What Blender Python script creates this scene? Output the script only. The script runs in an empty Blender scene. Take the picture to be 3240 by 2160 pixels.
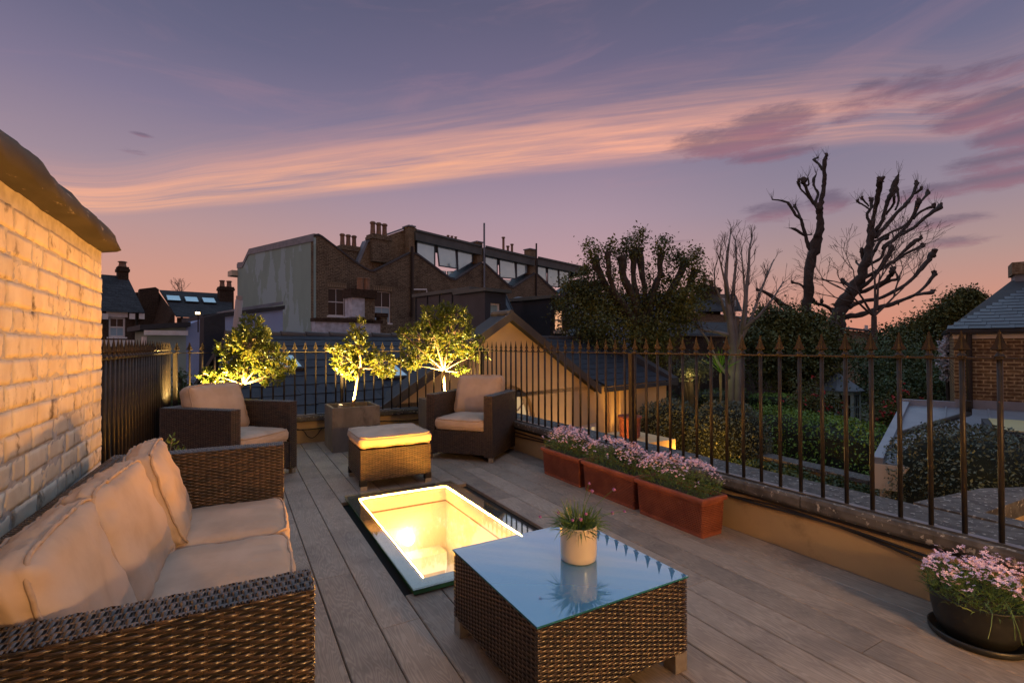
import bpy, math, random
import numpy as np
from mathutils import Vector, Matrix, noise
from mathutils.geometry import tessellate_polygon
PI = math.pi
random.seed(7); rs = np.random.RandomState(7)
scn = bpy.context.scene
COL = scn.collection
# ------------------------------------------------------------------ camera
EYE = 1.2; FPX = 1550.0
YAW = math.atan(880 / 1550.0); PIT = math.radians(.55); ROL = .0043
sS, cC = math.sin(YAW), math.cos(YAW)
fw = Vector((sS*math.cos(PIT), cC*math.cos(PIT), math.sin(PIT)))
_u = Vector((-sS*math.sin(PIT), -cC*math.sin(PIT), math.cos(PIT)))
_r = Vector((cC, -sS, 0))
RT = _r*math.cos(ROL) - _u*math.sin(ROL)
UP = _u*math.cos(ROL) + _r*math.sin(ROL)
cd = bpy.data.cameras.new('camera'); cam = bpy.data.objects.new('camera', cd); COL.objects.link(cam)
m = Matrix((RT, UP, -fw)).transposed().to_4x4(); m.translation = (0, 0, EYE); cam.matrix_world = m
cd.sensor_width = 36; cd.lens = 36*FPX/3240.0; cd.clip_start = .05; cd.clip_end = 3000
scn.camera = cam
scn.view_settings.view_transform = 'Standard'; scn.view_settings.look = 'None'
scn.view_settings.exposure = 0; scn.view_settings.gamma = 1
try: scn.view_settings.use_curve_mapping = False
except Exception: pass
scn.cycles.max_bounces = 8; scn.cycles.diffuse_bounces = 4; scn.cycles.transparent_max_bounces = 12
scn.cycles.sample_clamp_indirect = 4
try: scn.cycles.use_denoising = True
except Exception: pass

def ray(px, py):
    return fw + RT*((px-1620)/FPX) - UP*((py-1080)/FPX)
def at(px, py, D):            # the point D metres ahead seen at photo position px, py
    return Vector((0, 0, EYE)) + ray(px, py)*D
def onz(px, py, z):
    d = ray(px, py); return Vector((0, 0, EYE)) + d*((z-EYE)/d.z)
def ondir(px, py):
    d = ray(px, py).normalized()
    return math.atan2(d.x, d.y)-YAW, math.asin(d.z)

# ------------------------------------------------------------------ node helpers
class NT:
    def __init__(s, tree): s.t = tree; s.n = tree.nodes; s.l = tree.links
    def node(s, typ, **k):
        n = s.n.new(typ)
        for a, b in k.items():
            if a == 'ins':
                for i, v in b.items():
                    if hasattr(v, 'is_output') or isinstance(v, bpy.types.NodeSocket): s.l.new(v, n.inputs[i])
                    else: n.inputs[i].default_value = v
            else: setattr(n, a, b)
        return n
    def math(s, op, a, b=None, c=None, clamp=False):
        n = s.n.new('ShaderNodeMath'); n.operation = op; n.use_clamp = clamp
        for i, v in enumerate((a, b, c)):
            if v is None: continue
            if isinstance(v, (int, float)): n.inputs[i].default_value = v
            else: s.l.new(v, n.inputs[i])
        return n.outputs[0]
    def mix(s, f, a, b, mode='MIX'):
        n = s.n.new('ShaderNodeMix'); n.data_type = 'RGBA'; n.blend_type = mode
        for i, v in ((0, f), (6, a), (7, b)):
            if isinstance(v, (int, float)): n.inputs[i].default_value = v
            elif isinstance(v, (tuple, list)): n.inputs[i].default_value = tuple(v)+((1,) if len(v) == 3 else ())
            else: s.l.new(v, n.inputs[i])
        return n.outputs[2]
    def ramp(s, f, stops, interp='LINEAR'):
        n = s.n.new('ShaderNodeValToRGB'); cr = n.color_ramp; cr.interpolation = interp
        while len(cr.elements) < len(stops): cr.elements.new(.5)
        for e, (p, c) in zip(cr.elements, stops):
            e.position = p; e.color = tuple(c)+((1,) if len(c) == 3 else ())
        s.l.new(f, n.inputs[0]); return n.outputs[0]
    def noise(s, vec, scale, detail=4, rough=.55, dist=0):
        n = s.n.new('ShaderNodeTexNoise'); n.inputs['Scale'].default_value = scale
        n.inputs['Detail'].default_value = detail; n.inputs['Roughness'].default_value = rough
        n.inputs['Distortion'].default_value = dist
        if vec is not None: s.l.new(vec, n.inputs['Vector'])
        return n.outputs[0]
    def sstep(s, x, a, b):
        n = s.n.new('ShaderNodeMapRange'); n.interpolation_type = 'SMOOTHSTEP'; n.clamp = True
        s.l.new(x, n.inputs[0]); n.inputs[1].default_value = a; n.inputs[2].default_value = b
        return n.outputs[0]

def lin(r, g, b):   # display colour 0..255 to linear
    f = lambda c: (c/255/12.92) if c/255 <= .04045 else ((c/255+.055)/1.055)**2.4
    return (f(r), f(g), f(b))

# ------------------------------------------------------------------ world: dusk sky
w = bpy.data.worlds.new('World'); scn.world = w; w.use_nodes = True
N = NT(w.node_tree); N.n.clear()
tc = N.node('ShaderNodeTexCoord').outputs['Generated']
sep = N.node('ShaderNodeSeparateXYZ', ins={0: tc})
X, Y, Z = sep.outputs
az = N.math('SUBTRACT', N.math('ARCTAN2', X, Y), YAW)
el = N.math('ARCSINE', Z)
eld = N.math('MULTIPLY', el, 180/PI)
azd = N.math('MULTIPLY', az, 180/PI)
# base gradient by elevation (ramp over -5..65 degrees)
f = N.math('DIVIDE', N.math('ADD', eld, 5), 70, clamp=True)
left = N.ramp(f, [(0, lin(220, 138, 110)), (.09, lin(220, 150, 124)), (.17, lin(206, 150, 134)), (.24, lin(184, 148, 148)),
                  (.31, lin(158, 138, 152)), (.40, lin(128, 118, 144)), (.48, lin(104, 102, 130)), (.57, lin(88, 90, 118)), (.75, lin(84, 92, 124)), (1, lin(78, 92, 130))])
right = N.ramp(f, [(0, lin(220, 126, 100)), (.075, lin(218, 140, 114)), (.12, lin(208, 146, 126)), (.19, lin(178, 146, 142)),
                   (.27, lin(148, 134, 150)), (.38, lin(120, 116, 142)), (.48, lin(100, 100, 130)), (.57, lin(90, 91, 118)), (.75, lin(84, 92, 124)), (1, lin(78, 92, 130))])
mid = N.ramp(f, [(0, lin(204, 144, 132)), (.12, lin(204, 158, 150)), (.2, lin(192, 154, 158)), (.28, lin(172, 146, 160)),
                 (.38, lin(140, 126, 150)), (.48, lin(114, 106, 134)), (.57, lin(95, 93, 120)), (.75, lin(84, 92, 124)), (1, lin(78, 92, 130))])
fl = N.sstep(azd, 0, -32); fr = N.sstep(azd, 6, 34)
base = N.mix(fr, N.mix(fl, mid, left), right)
# long peach streak cloud: s runs along, t across; both edges fan out to the right
def edge(pts):  # polyline (az,el) -> float curve
    n = N.n.new('ShaderNodeFloatCurve'); c = n.mapping.curves[0]
    P = [((a+60)/120, e/60) for a, e in pts]
    c.points[0].location = P[0]; c.points[1].location = P[-1]
    for p in P[1:-1]: c.points.new(*p)
    n.mapping.extend = 'EXTRAPOLATED'; n.mapping.update()
    N.l.new(N.math('DIVIDE', N.math('ADD', azd, 60), 120), n.inputs['Value'])
    return N.math('MULTIPLY', n.outputs[0], 60)
def AE(px, py):
    a, e = ondir(px, py); return (math.degrees(a), math.degrees(e))
lo = edge([(-60, 13.5), AE(150, 655), AE(700, 632), AE(1200, 582), AE(1650, 534), AE(2150, 482), AE(2700, 430), AE(3200, 380), (60, 24)])
hi = edge([(-60, 19), AE(150, 500), AE(700, 436), AE(1200, 352), AE(1650, 282), AE(2150, 212), AE(2700, 150), AE(3200, 100), (60, 34)])
t = N.math('DIVIDE', N.math('SUBTRACT', eld, lo), N.math('MAXIMUM', N.math('SUBTRACT', hi, lo), 1))
sv = N.node('ShaderNodeCombineXYZ', ins={0: N.math('MULTIPLY', azd, .009), 1: N.math('MULTIPLY', t, 1.1), 2: .3}).outputs[0]
st = N.noise(sv, 3.0, 7, .55, .15)
sv2 = N.node('ShaderNodeCombineXYZ', ins={0: N.math('MULTIPLY', azd, .022), 1: N.math('MULTIPLY', t, 4.2), 2: 2.3}).outputs[0]
st2 = N.noise(sv2, 3.2, 8, .62, .12)
body = N.math('MULTIPLY', N.sstep(t, -.16, .12), N.sstep(t, 1.25, .40))
low = N.sstep(t, .75, .05)
amt = N.math('MULTIPLY', body, N.math('ADD', N.math('MULTIPLY', N.sstep(st, .28, .66), .60), N.math('MULTIPLY', N.sstep(st2, .34, .70), .42)))
amt = N.math('MULTIPLY', amt, N.math('ADD', .40, N.math('MULTIPLY', low, .80)), clamp=True)
amt = N.math('MULTIPLY', amt, N.math('SUBTRACT', 1.0, N.math('MULTIPLY', N.sstep(azd, 20, 50), .45)))
sky = N.mix(amt, base, lin(242, 172, 148))
glow = N.math('MULTIPLY', N.math('MULTIPLY', amt, low), .45)
sky = N.mix(N.math('MULTIPLY', glow, N.sstep(azd, 14, -14)), sky, lin(255, 186, 134))
# broad faint high veils
vv = N.node('ShaderNodeCombineXYZ', ins={0: N.math('MULTIPLY', N.math('ADD', azd, N.math('MULTIPLY', eld, 1.4)), .02), 1: N.math('MULTIPLY', N.math('SUBTRACT', eld, N.math('MULTIPLY', azd, .12)), .12), 2: 5.}).outputs[0]
veil = N.math('MULTIPLY', N.sstep(N.noise(vv, 2.2, 7, .6, .8), .48, .75), N.sstep(eld, 10, 22))
sky = N.mix(N.math('MULTIPLY', veil, .16), sky, lin(190, 140, 150))
# small dark violet-red clouds
cv = N.node('ShaderNodeCombineXYZ', ins={0: N.math('MULTIPLY', azd, .11), 1: N.math('MULTIPLY', eld, .40), 2: 1.}).outputs[0]
cn = N.noise(cv, 2.9, 12, .70, .35)
def blob(px, py, rx, ry, k=1.0):
    a, e = AE(px, py); sx = rx*.80/FPX*57.3; sy = ry*.78/FPX*57.3
    dx = N.math('DIVIDE', N.math('SUBTRACT', azd, a), sx); dy = N.math('DIVIDE', N.math('SUBTRACT', eld, e), sy)
    d2 = N.math('ADD', N.math('MULTIPLY', dx, dx), N.math('MULTIPLY', dy, dy))
    return N.math('MULTIPLY', N.math('SUBTRACT', 1, N.math('MULTIPLY', d2, .5), clamp=True), k), dy
acc = None; bot = None
for b in [(2330, 440, 250, 62), (2440, 380, 150, 52), (2440, 490, 150, 26), (2830, 290, 200, 48, .8), (3130, 350, 140, 56), (3230, 420, 120, 40), (3190, 500, 140, 34, .9),
          (3180, 560, 150, 34, .95), (2950, 605, 170, 30, .9), (2450, 668, 110, 38, .9), (2620, 640, 75, 42, .9), (2960, 705, 130, 24, .85), (3010, 765, 110, 20, .8),
          (2760, 275, 80, 24, .8), (3000, 330, 90, 30, .8), (3120, 225, 160, 42, .75), (2700, 370, 90, 24, .7), (2130, 765, 120, 8, .6),
          (450, 427, 36, 8, .8), (420, 478, 60, 11, .6)]:
    k = b[4] if len(b) > 4 else 1
    m_, dy = blob(b[0], b[1], b[2], b[3], k)
    acc = m_ if acc is None else N.math('MAXIMUM', acc, m_)
    r_ = N.math('MULTIPLY', m_, N.sstep(dy, .35, -.9)); bot = r_ if bot is None else N.math('MAXIMUM', bot, r_)
dm = N.sstep(N.math('ADD', N.math('MULTIPLY', acc, .62), N.math('MULTIPLY', cn, .75)), .60, .95)
dark = N.mix(N.math('MULTIPLY', bot, 1.1, clamp=True), lin(102, 86, 108), lin(156, 98, 114))
sky = N.mix(N.math('MULTIPLY', dm, .66), sky, dark)
nish = N.node('ShaderNodeTexSky'); nish.sky_type = 'NISHITA'; nish.sun_disc = False
nish.sun_elevation = math.radians(-1.0); nish.sun_rotation = math.radians(-75)
bg = N.node('ShaderNodeBackground', ins={0: sky, 1: 1.0})
bg2 = N.node('ShaderNodeBackground', ins={0: nish.outputs[0], 1: .02})
ad = N.node('ShaderNodeAddShader', ins={0: bg.outputs[0], 1: bg2.outputs[0]})
N.l.new(ad.outputs[0], N.node('ShaderNodeOutputWorld').inputs[0])

# soft dusk light falling from the blue upper sky
sd = bpy.data.lights.new('sun', 'SUN'); sd.energy = 1.0; sd.angle = math.radians(110); sd.color = (.52, .78, 1.0)
so = bpy.data.objects.new('sun', sd); COL.objects.link(so); so.rotation_euler = (math.radians(-16), math.radians(10), 0)
so.location = (0, 0, 30)

# ------------------------------------------------------------------ materials
def pmat(name, c1, c2=None, scale=8, rough=.6, bump=0, bscale=None, metal=0, spec=.5, stretch=(1, 1, 1), detail=5, coat=0, lo=.35, hi=.65, rnd=0, coord='Object', c3=None, s3=1.5, l3=.55, h3=.75, sub=0):
    mt = bpy.data.materials.new(name); mt.use_nodes = True
    T = NT(mt.node_tree); T.n.clear()
    o = T.node('ShaderNodeOutputMaterial'); b = T.node('ShaderNodeBsdfPrincipled')
    T.l.new(b.outputs[0], o.inputs[0])
    b.inputs['Roughness'].default_value = rough; b.inputs['Metallic'].default_value = metal
    b.inputs['Specular IOR Level'].default_value = spec
    if coat: b.inputs['Coat Weight'].default_value = coat; b.inputs['Coat Roughness'].default_value = .1
    co = T.node('ShaderNodeTexCoord').outputs[coord]
    mp = T.node('ShaderNodeMapping', ins={0: co}); mp.inputs['Scale'].default_value = stretch
    v = mp.outputs[0]
    if rnd:
        oi = T.node('ShaderNodeObjectInfo').outputs['Random']
        ofs = T.node('ShaderNodeCombineXYZ', ins={0: T.math('MULTIPLY', oi, 37), 1: T.math('MULTIPLY', oi, 91), 2: T.math('MULTIPLY', oi, 53)}).outputs[0]
        va = T.node('ShaderNodeVectorMath', operation='ADD', ins={0: v, 1: ofs}); v = va.outputs[0]
    n1 = T.noise(v, scale, detail)
    col = T.mix(T.sstep(n1, lo, hi), c1, c2 or c1)
    if c3:
        n3 = T.noise(v, s3, 6, .65); col = T.mix(T.sstep(n3, l3, h3), col, c3)
    if rnd:
        hv = T.node('ShaderNodeHueSaturation', ins={4: col}); T.l.new(T.math('ADD', 1-rnd/2, T.math('MULTIPLY', oi, rnd)), hv.inputs[2]); col = hv.outputs[0]
    T.l.new(col, b.inputs['Base Color'])
    if bump:
        bn = T.noise(v, bscale or scale*3, 5, .6)
        bp = T.node('ShaderNodeBump', ins={2: bn}); bp.inputs['Strength'].default_value = bump; bp.inputs['Distance'].default_value = .01
        T.l.new(bp.outputs[0], b.inputs['Normal'])
    mt['T'] = 0
    return mt
def emat(name, c, s):
    mt = bpy.data.materials.new(name); mt.use_nodes = True
    T = NT(mt.node_tree); T.n.clear(); o = T.node('ShaderNodeOutputMaterial'); e = T.node('ShaderNodeEmission')
    e.inputs[0].default_value = (*c, 1); e.inputs[1].default_value = s; T.l.new(e.outputs[0], o.inputs[0]); return mt
def brickmat(name, c1, c2, mortar, bw=.225, bh=.075, ms=.009, rot=0, dark=None, dscale=.6):
    mt = bpy.data.materials.new(name); mt.use_nodes = True
    T = NT(mt.node_tree); T.n.clear(); o = T.node('ShaderNodeOutputMaterial'); b = T.node('ShaderNodeBsdfPrincipled')
    T.l.new(b.outputs[0], o.inputs[0]); b.inputs['Roughness'].default_value = .9; b.inputs['Specular IOR Level'].default_value = .2
    co = T.node('ShaderNodeTexCoord').outputs['Object']; sp = T.node('ShaderNodeSeparateXYZ', ins={0: co})
    uv = T.node('ShaderNodeCombineXYZ', ins={0: T.math('ADD', sp.outputs[0], sp.outputs[1]), 1: sp.outputs[2]}).outputs[0]
    br = T.node('ShaderNodeTexBrick', ins={0: uv}); br.inputs['Scale'].default_value = 1
    br.inputs['Brick Width'].default_value = bw; br.inputs['Row Height'].default_value = bh
    br.inputs['Mortar Size'].default_value = ms; br.inputs['Mortar Smooth'].default_value = .3
    br.inputs['Color1'].default_value = (*c1, 1); br.inputs['Color2'].default_value = (*c2, 1); br.inputs['Mortar'].default_value = (*mortar, 1)
    n = T.noise(co, 14, 5); c = T.mix(T.sstep(n, .35, .7), br.outputs[0], T.mix(1.0, br.outputs[0], (.5, .45, .4), 'MULTIPLY'))
    n2 = T.noise(co, dscale, 6, .65); c = T.mix(T.math('MULTIPLY', T.sstep(n2, .48, .72), .75), c, dark or tuple(x*.35 for x in c1))
    T.l.new(c, b.inputs['Base Color'])
    bp = T.node('ShaderNodeBump', ins={2: br.outputs[1]}); bp.inputs['Strength'].default_value = .6; bp.inputs['Distance'].default_value = .012; bp.invert = True
    T.l.new(bp.outputs[0], b.inputs['Normal'])
    return mt
def glassmat(name, tint=(1, 1, 1), refl=(1, 1, 1), ior=1.5, base=.0, rough=.02, bodyc=None, bodyf=0.0):
    mt = bpy.data.materials.new(name); mt.use_nodes = True
    T = NT(mt.node_tree); T.n.clear(); o = T.node('ShaderNodeOutputMaterial')
    tr = T.node('ShaderNodeBsdfTransparent'); tr.inputs[0].default_value = (*tint, 1)
    gl = T.node('ShaderNodeBsdfGlossy'); gl.inputs[0].default_value = (*refl, 1); gl.inputs['Roughness'].default_value = rough
    ge = T.node('ShaderNodeNewGeometry'); dt = T.node('ShaderNodeVectorMath', operation='DOT_PRODUCT', ins={0: ge.outputs['Normal'], 1: ge.outputs['Incoming']})
    r0 = ((ior-1)/(ior+1))**2; cs = T.math('SUBTRACT', 1, T.math('ABSOLUTE', dt.outputs['Value']))
    frs = T.math('ADD', r0, T.math('MULTIPLY', T.math('POWER', cs, 5), 1-r0))
    under = tr.outputs[0]
    if bodyc:
        df = T.node('ShaderNodeBsdfDiffuse'); df.inputs[0].default_value = (*bodyc, 1)
        mx0 = T.node('ShaderNodeMixShader', ins={1: under, 2: df.outputs[0]}); mx0.inputs[0].default_value = bodyf; under = mx0.outputs[0]
    fac = T.math('ADD', frs, base, clamp=True)
    mx = T.node('ShaderNodeMixShader', ins={0: fac, 1: under, 2: gl.outputs[0]})
    T.l.new(mx.outputs[0], o.inputs[0]); return mt

M = {}
def deckmat():
    mt = bpy.data.materials.new('deck board'); mt.use_nodes = True
    T = NT(mt.node_tree); T.n.clear(); o = T.node('ShaderNodeOutputMaterial'); b = T.node('ShaderNodeBsdfPrincipled'); T.l.new(b.outputs[0], o.inputs[0])
    co = T.node('ShaderNodeTexCoord').outputs['Object']; oi = T.node('ShaderNodeObjectInfo').outputs['Random']
    ofs = T.node('ShaderNodeCombineXYZ', ins={0: T.math('MULTIPLY', oi, 13), 1: T.math('MULTIPLY', oi, 71), 2: T.math('MULTIPLY', oi, 5)}).outputs[0]
    v = T.node('ShaderNodeVectorMath', operation='ADD', ins={0: co, 1: ofs}).outputs[0]
    mp = T.node('ShaderNodeMapping', ins={0: v}); mp.inputs['Scale'].default_value = (1, .10, 1)
    wob = T.noise(mp.outputs[0], 9, 3, .5)
    sp = T.node('ShaderNodeSeparateXYZ', ins={0: v})
    # cathedral grain: rings of a stretched noise field
    ring = T.math('SINE', T.math('MULTIPLY', wob, 230))
    mp2 = T.node('ShaderNodeMapping', ins={0: v}); mp2.inputs['Scale'].default_value = (1, .035, 1)
    fine = T.noise(mp2.outputs[0], 190, 3, .7)
    g = T.math('ADD', T.math('MULTIPLY', T.sstep(ring, -.4, .9), .5), T.math('MULTIPLY', fine, .6))
    big = T.noise(v, 3.5, 5, .6)
    c = T.mix(T.sstep(g, .1, 1.0), (.235, .190, .148), (.325, .270, .212))
    c = T.mix(T.sstep(big, .40, .72), c, T.mix(1.0, c, (.66, .66, .68), 'MULTIPLY'))
    hv = T.node('ShaderNodeHueSaturation', ins={4: c}); T.l.new(T.math('ADD', .86, T.math('MULTIPLY', oi, .30)), hv.inputs[2])
    T.l.new(hv.outputs[0], b.inputs['Base Color']); b.inputs['Roughness'].default_value = .62; b.inputs['Specular IOR Level'].default_value = .35
    bp = T.node('ShaderNodeBump', ins={2: g}); bp.inputs['Strength'].default_value = .25; bp.inputs['Distance'].default_value = .0012; T.l.new(bp.outputs[0], b.inputs['Normal'])
    return mt
M['deck'] = deckmat()
M['gap'] = pmat('dark substructure', (.012, .011, .01), rough=.9)
M['paintbrick'] = pmat('cream painted brick', (.68, .60, .47), (.58, .49, .37), 7, .75, .6, 40, rnd=.14, c3=(.12, .085, .05), s3=9, l3=.55, h3=.72, stretch=(1, 1.3, .8))
M['mortar'] = pmat('painted mortar', (.48, .45, .42), (.36, .33, .30), 20, .85, .6, 60)
M['copingdark'] = pmat('weathered coping', (.018, .015, .012), (.036, .030, .023), 9, .85, .9, 30, c3=(.25, .23, .19), s3=22, l3=.6, h3=.72, stretch=(1, .4, 1))
M['stone'] = pmat('weathered stone', (.050, .047, .045), (.105, .10, .094), 14, .9, .8, 50, c3=(.34, .33, .30), s3=30, l3=.585, h3=.62, detail=8)
M['stoneside'] = pmat('stained stone', (.05, .042, .034), (.20, .155, .115), 16, .9, .7, 50, c3=(.03, .026, .022), s3=7, l3=.5, h3=.6)
M['ochre'] = pmat('ochre render', (.44, .31, .15), (.40, .28, .135), 3, .85, .25, 70, c3=(.26, .18, .085), s3=3.2)
M['iron'] = pmat('black iron paint', (.016, .014, .012), (.026, .021, .016), 20, .42, .4, 60, c3=(.12, .06, .03), s3=30, l3=.62, h3=.72, spec=.3)
M['ironspike'] = pmat('worn iron', (.013, .011, .009), (.026, .018, .012), 20, .5, .3, 60, c3=(.10, .05, .022), s3=30, l3=.62, h3=.74, spec=.3)
M['wicker'] = pmat('dark brown wicker', (.010, .007, .005), (.078, .048, .027), 16, .30, 0, rnd=0, spec=.65, stretch=(1, 1, 8), lo=.34, hi=.68)
M['wickercore'] = pmat('wicker core', (.004, .003, .0025), rough=.7)
M['metalfoot'] = pmat('brushed metal foot', (.42, .38, .33), (.32, .28, .24), 20, .4, metal=.7)
def fabricmat():
    mt = pmat('beige cushion fabric', (.50, .39, .30), (.43, .335, .25), 5, .9, .10, 260, spec=.15, c3=(.37, .28, .21), s3=3.5, l3=.5, h3=.8)
    b = [n for n in mt.node_tree.nodes if n.type == 'BSDF_PRINCIPLED'][0]
    T = NT(mt.node_tree); co = T.node('ShaderNodeTexCoord').outputs['Object']
    mp = T.node('ShaderNodeMapping', ins={0: co}); mp.inputs['Scale'].default_value = (1, 2.2, 1)
    n1 = T.noise(mp.outputs[0], 9, 3, .5, 1.2); rdg = T.math('SUBTRACT', 1, T.math('MULTIPLY', T.math('ABSOLUTE', T.math('SUBTRACT', n1, .5)), 7), clamp=True)
    mp2 = T.node('ShaderNodeMapping', ins={0: co}); mp2.inputs['Scale'].default_value = (2.4, 1, 1); mp2.inputs['Rotation'].default_value = (0, 0, .5)
    n2 = T.noise(mp2.outputs[0], 7, 3, .5, .8); rd2 = T.math('SUBTRACT', 1, T.math('MULTIPLY', T.math('ABSOLUTE', T.math('SUBTRACT', n2, .52)), 8), clamp=True)
    hgt = T.math('ADD', T.math('MULTIPLY', rdg, .6), T.math('ADD', T.math('MULTIPLY', rd2, .6), T.math('MULTIPLY', T.noise(co, 300, 2), .12)))
    bp = T.node('ShaderNodeBump', ins={2: hgt}); bp.inputs['Strength'].default_value = .8; bp.inputs['Distance'].default_value = .010
    T.l.new(bp.outputs[0], b.inputs['Normal'])
    return mt
M['fabric'] = fabricmat()
M['piping'] = pmat('cushion piping', (.44, .33, .24), (.36, .27, .20), 30, .8)
M['concrete'] = pmat('concrete planter', (.15, .13, .105), (.22, .19, .155), 4, .85, .35, 40, c3=(.10, .085, .07), s3=5, l3=.5, h3=.7, stretch=(1, 1, .5))
M['soil'] = pmat('soil', (.025, .018, .012), (.05, .035, .02), 40, .95, .8, 60)
M['terracotta'] = pmat('terracotta', (.20, .052, .028), (.27, .080, .042), 8, .75, .2, 60, c3=(.45, .22, .15), s3=9, l3=.62, h3=.80, rnd=.12)
M['leaf'] = pmat('bay leaf', (.040, .075, .012), (.075, .115, .018), 6, .38, spec=.5, rnd=0)
M['leaf2'] = pmat('yellow-green leaf', (.055, .090, .012), (.11, .14, .02), 5, .38, spec=.5)
for k in ('leaf', 'leaf2'):      # thin leaves let some light through
    T = NT(M[k].node_tree); b = [n for n in T.n if n.type == 'BSDF_PRINCIPLED'][0]; o = [n for n in T.n if n.type == 'OUTPUT_MATERIAL'][0]
    tl = T.node('ShaderNodeBsdfTranslucent'); tl.inputs[0].default_value = (.20, .19, .03, 1)
    mx = T.node('ShaderNodeMixShader', ins={1: b.outputs[0], 2: tl.outputs[0]}); mx.inputs[0].default_value = .38; T.l.new(mx.outputs[0], o.inputs[0])
M['bark'] = pmat('bark', (.16, .115, .075), (.26, .19, .13), 22, .85, .6, 60, stretch=(1, 1, .3))
M['ivyleaf'] = pmat('ivy leaf', (.045, .060, .016), (.11, .125, .03), 1.2, .55, spec=.3)
M['darktrunk'] = pmat('dark bark', (.035, .030, .026), (.06, .05, .042), 6, .9, .5, 20)
M['palebark'] = pmat('silver birch bark', (.22, .205, .19), (.15, .14, .128), 3, .8, .3, 20, stretch=(1, 1, .6), c3=(.05, .045, .04), s3=2.4, l3=.62, h3=.66)
M['twig'] = pmat('twig', (.06, .045, .038), (.09, .07, .06), 5, .9)
M['hedge'] = pmat('hedge leaf', (.034, .060, .022), (.075, .12, .036), 2.2, .5, spec=.35)
M['hedgelight'] = pmat('fresh hedge leaf', (.09, .19, .03), (.19, .33, .05), 1.8, .5, spec=.35)
M['hedgegrey'] = pmat('grey-green hedge leaf', (.055, .075, .048), (.11, .135, .085), 2.2, .45, spec=.45)
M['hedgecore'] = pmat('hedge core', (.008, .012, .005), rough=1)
M['grass'] = pmat('garden ground', (.016, .022, .010), (.03, .035, .018), .6, .95, .4, 8)
M['pink'] = pmat('pink petal', (.78, .50, .62), (.86, .66, .74), 60, .6)
M['lilac'] = pmat('lilac petal', (.60, .46, .74), (.80, .62, .74), 60, .6)
M['stem'] = pmat('herb leaf', (.06, .12, .025), (.10, .18, .04), 30, .55)
M['ceramic'] = pmat('cream ceramic', (.70, .58, .38), (.68, .56, .36), 3, .18, coat=.6, spec=.5)
M['blackplastic'] = pmat('black plastic', (.012, .013, .012), (.018, .019, .017), 8, .45, .1, 60)
M['cable'] = pmat('black cable', (.010, .010, .010), rough=.45)
M['white'] = pmat('white paint', (.70, .69, .66), (.62, .60, .57), 6, .6)
M['lining'] = pmat('warm white lining', (.86, .80, .68), (.84, .77, .63), 3, .7)
M['oakfloor'] = pmat('oak floor below', (.46, .34, .14), (.34, .24, .09), 6, .5, stretch=(1, 6, 1))
M['slate'] = pmat('slate tile', (.045, .055, .070), (.060, .072, .092), 5, .50, .25, 40, rnd=.28, spec=.5)
M['darkslate'] = pmat('dark slate tile', (.022, .027, .037), (.030, .036, .048), 5, .75, .25, 30, rnd=.25, spec=.25)
M['ridge'] = pmat('ridge tile', (.045, .040, .040), (.06, .052, .05), 6, .7, .3, 20, rnd=.15)
M['zinc'] = pmat('dark zinc', (.030, .040, .054), (.040, .052, .068), 2, .42, .1, 10, metal=.35)
M['lightzinc'] = pmat('pale zinc sheet', (.22, .25, .29), (.27, .30, .34), 2.5, .42, .1, 8, metal=.35)
M['yellowwall'] = pmat('yellow render', (.68, .48, .25), (.64, .45, .23), 1.2, .9, .15, 40, c3=(.50, .33, .16), s3=.7)
M['brickA'] = brickmat('london stock brick', (.185, .148, .098), (.095, .076, .052), (.32, .27, .19), dark=(.035, .024, .018))
M['brickB'] = brickmat('yellow brick', (.22, .14, .065), (.13, .075, .04), (.42, .32, .17), ms=.012, dark=(.07, .04, .025), dscale=2.5)
M['brickC'] = brickmat('light stock brick', (.27, .21, .13), (.19, .145, .09), (.28, .24, .17), dark=(.10, .07, .05))
M['brickD'] = brickmat('dark brick', (.07, .045, .03), (.05, .032, .022), (.09, .07, .05), dark=(.02, .015, .012))
M['rendergrey'] = pmat('grey-green render', (.27, .39, .35), (.25, .36, .325), 1.2, .9, .15, 20, c3=(.33, .47, .49), s3=.55, l3=.525, h3=.54, stretch=(1, 1, .6))
M['rendergreen'] = pmat('sage render', (.30, .39, .34), (.28, .36, .31), 1.2, .9, .1, 20)
M['renderblue'] = pmat('blue-white render', (.30, .40, .60), (.28, .36, .55), 1.2, .9, .1, 20)
M['whitewash'] = pmat('whitewashed masonry', (.55, .60, .68), (.38, .41, .46), 5, .9, .6, 12)
M['darkpanel'] = pmat('dark felt', (.028, .030, .034), (.038, .040, .044), 4, .8)
M['lead'] = pmat('lead flashing', (.14, .17, .20), (.19, .22, .26), 3, .6)
M['cream'] = pmat('cream paint', (.62, .52, .38), rough=.7)
M['potclay'] = pmat('clay chimney pot', (.26, .15, .09), (.20, .12, .08), 6, .85)
M['flue'] = pmat('painted flue', (.34, .28, .25), rough=.6)
M['darkglass'] = pmat('dark window glass', (.010, .013, .015), rough=.08, spec=.3)
M['blind'] = pmat('pale blind', (.30, .42, .48), (.26, .38, .44), 2, .7)
M['skyglass'] = pmat('glass with painted sky reflection', (.46, .68, .74), (.56, .78, .82), .8, .04, spec=1.0, metal=.45)  # pale blue base colour stands in for bright sky reflected in the panes
M['skylightglass'] = glassmat('skylight glass', (.94, .97, .93), (.85, .95, 1.0), 1.5, .03, .01)
M['glassedge'] = pmat('green glass edge', (.03, .11, .04), (.06, .22, .07), 4, .15, spec=.7)
M['frit'] = pmat('dark glass border', (.05, .075, .085), rough=.06, spec=1.0, coat=1)
M['tableglass'] = glassmat('table glass', (.55, .75, .85), (.70, .88, 1.0), 1.52, .16, .015, bodyc=(.13, .38, .62), bodyf=.55)  # blue body colour stands in for the bright sky mirrored in the glass
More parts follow.
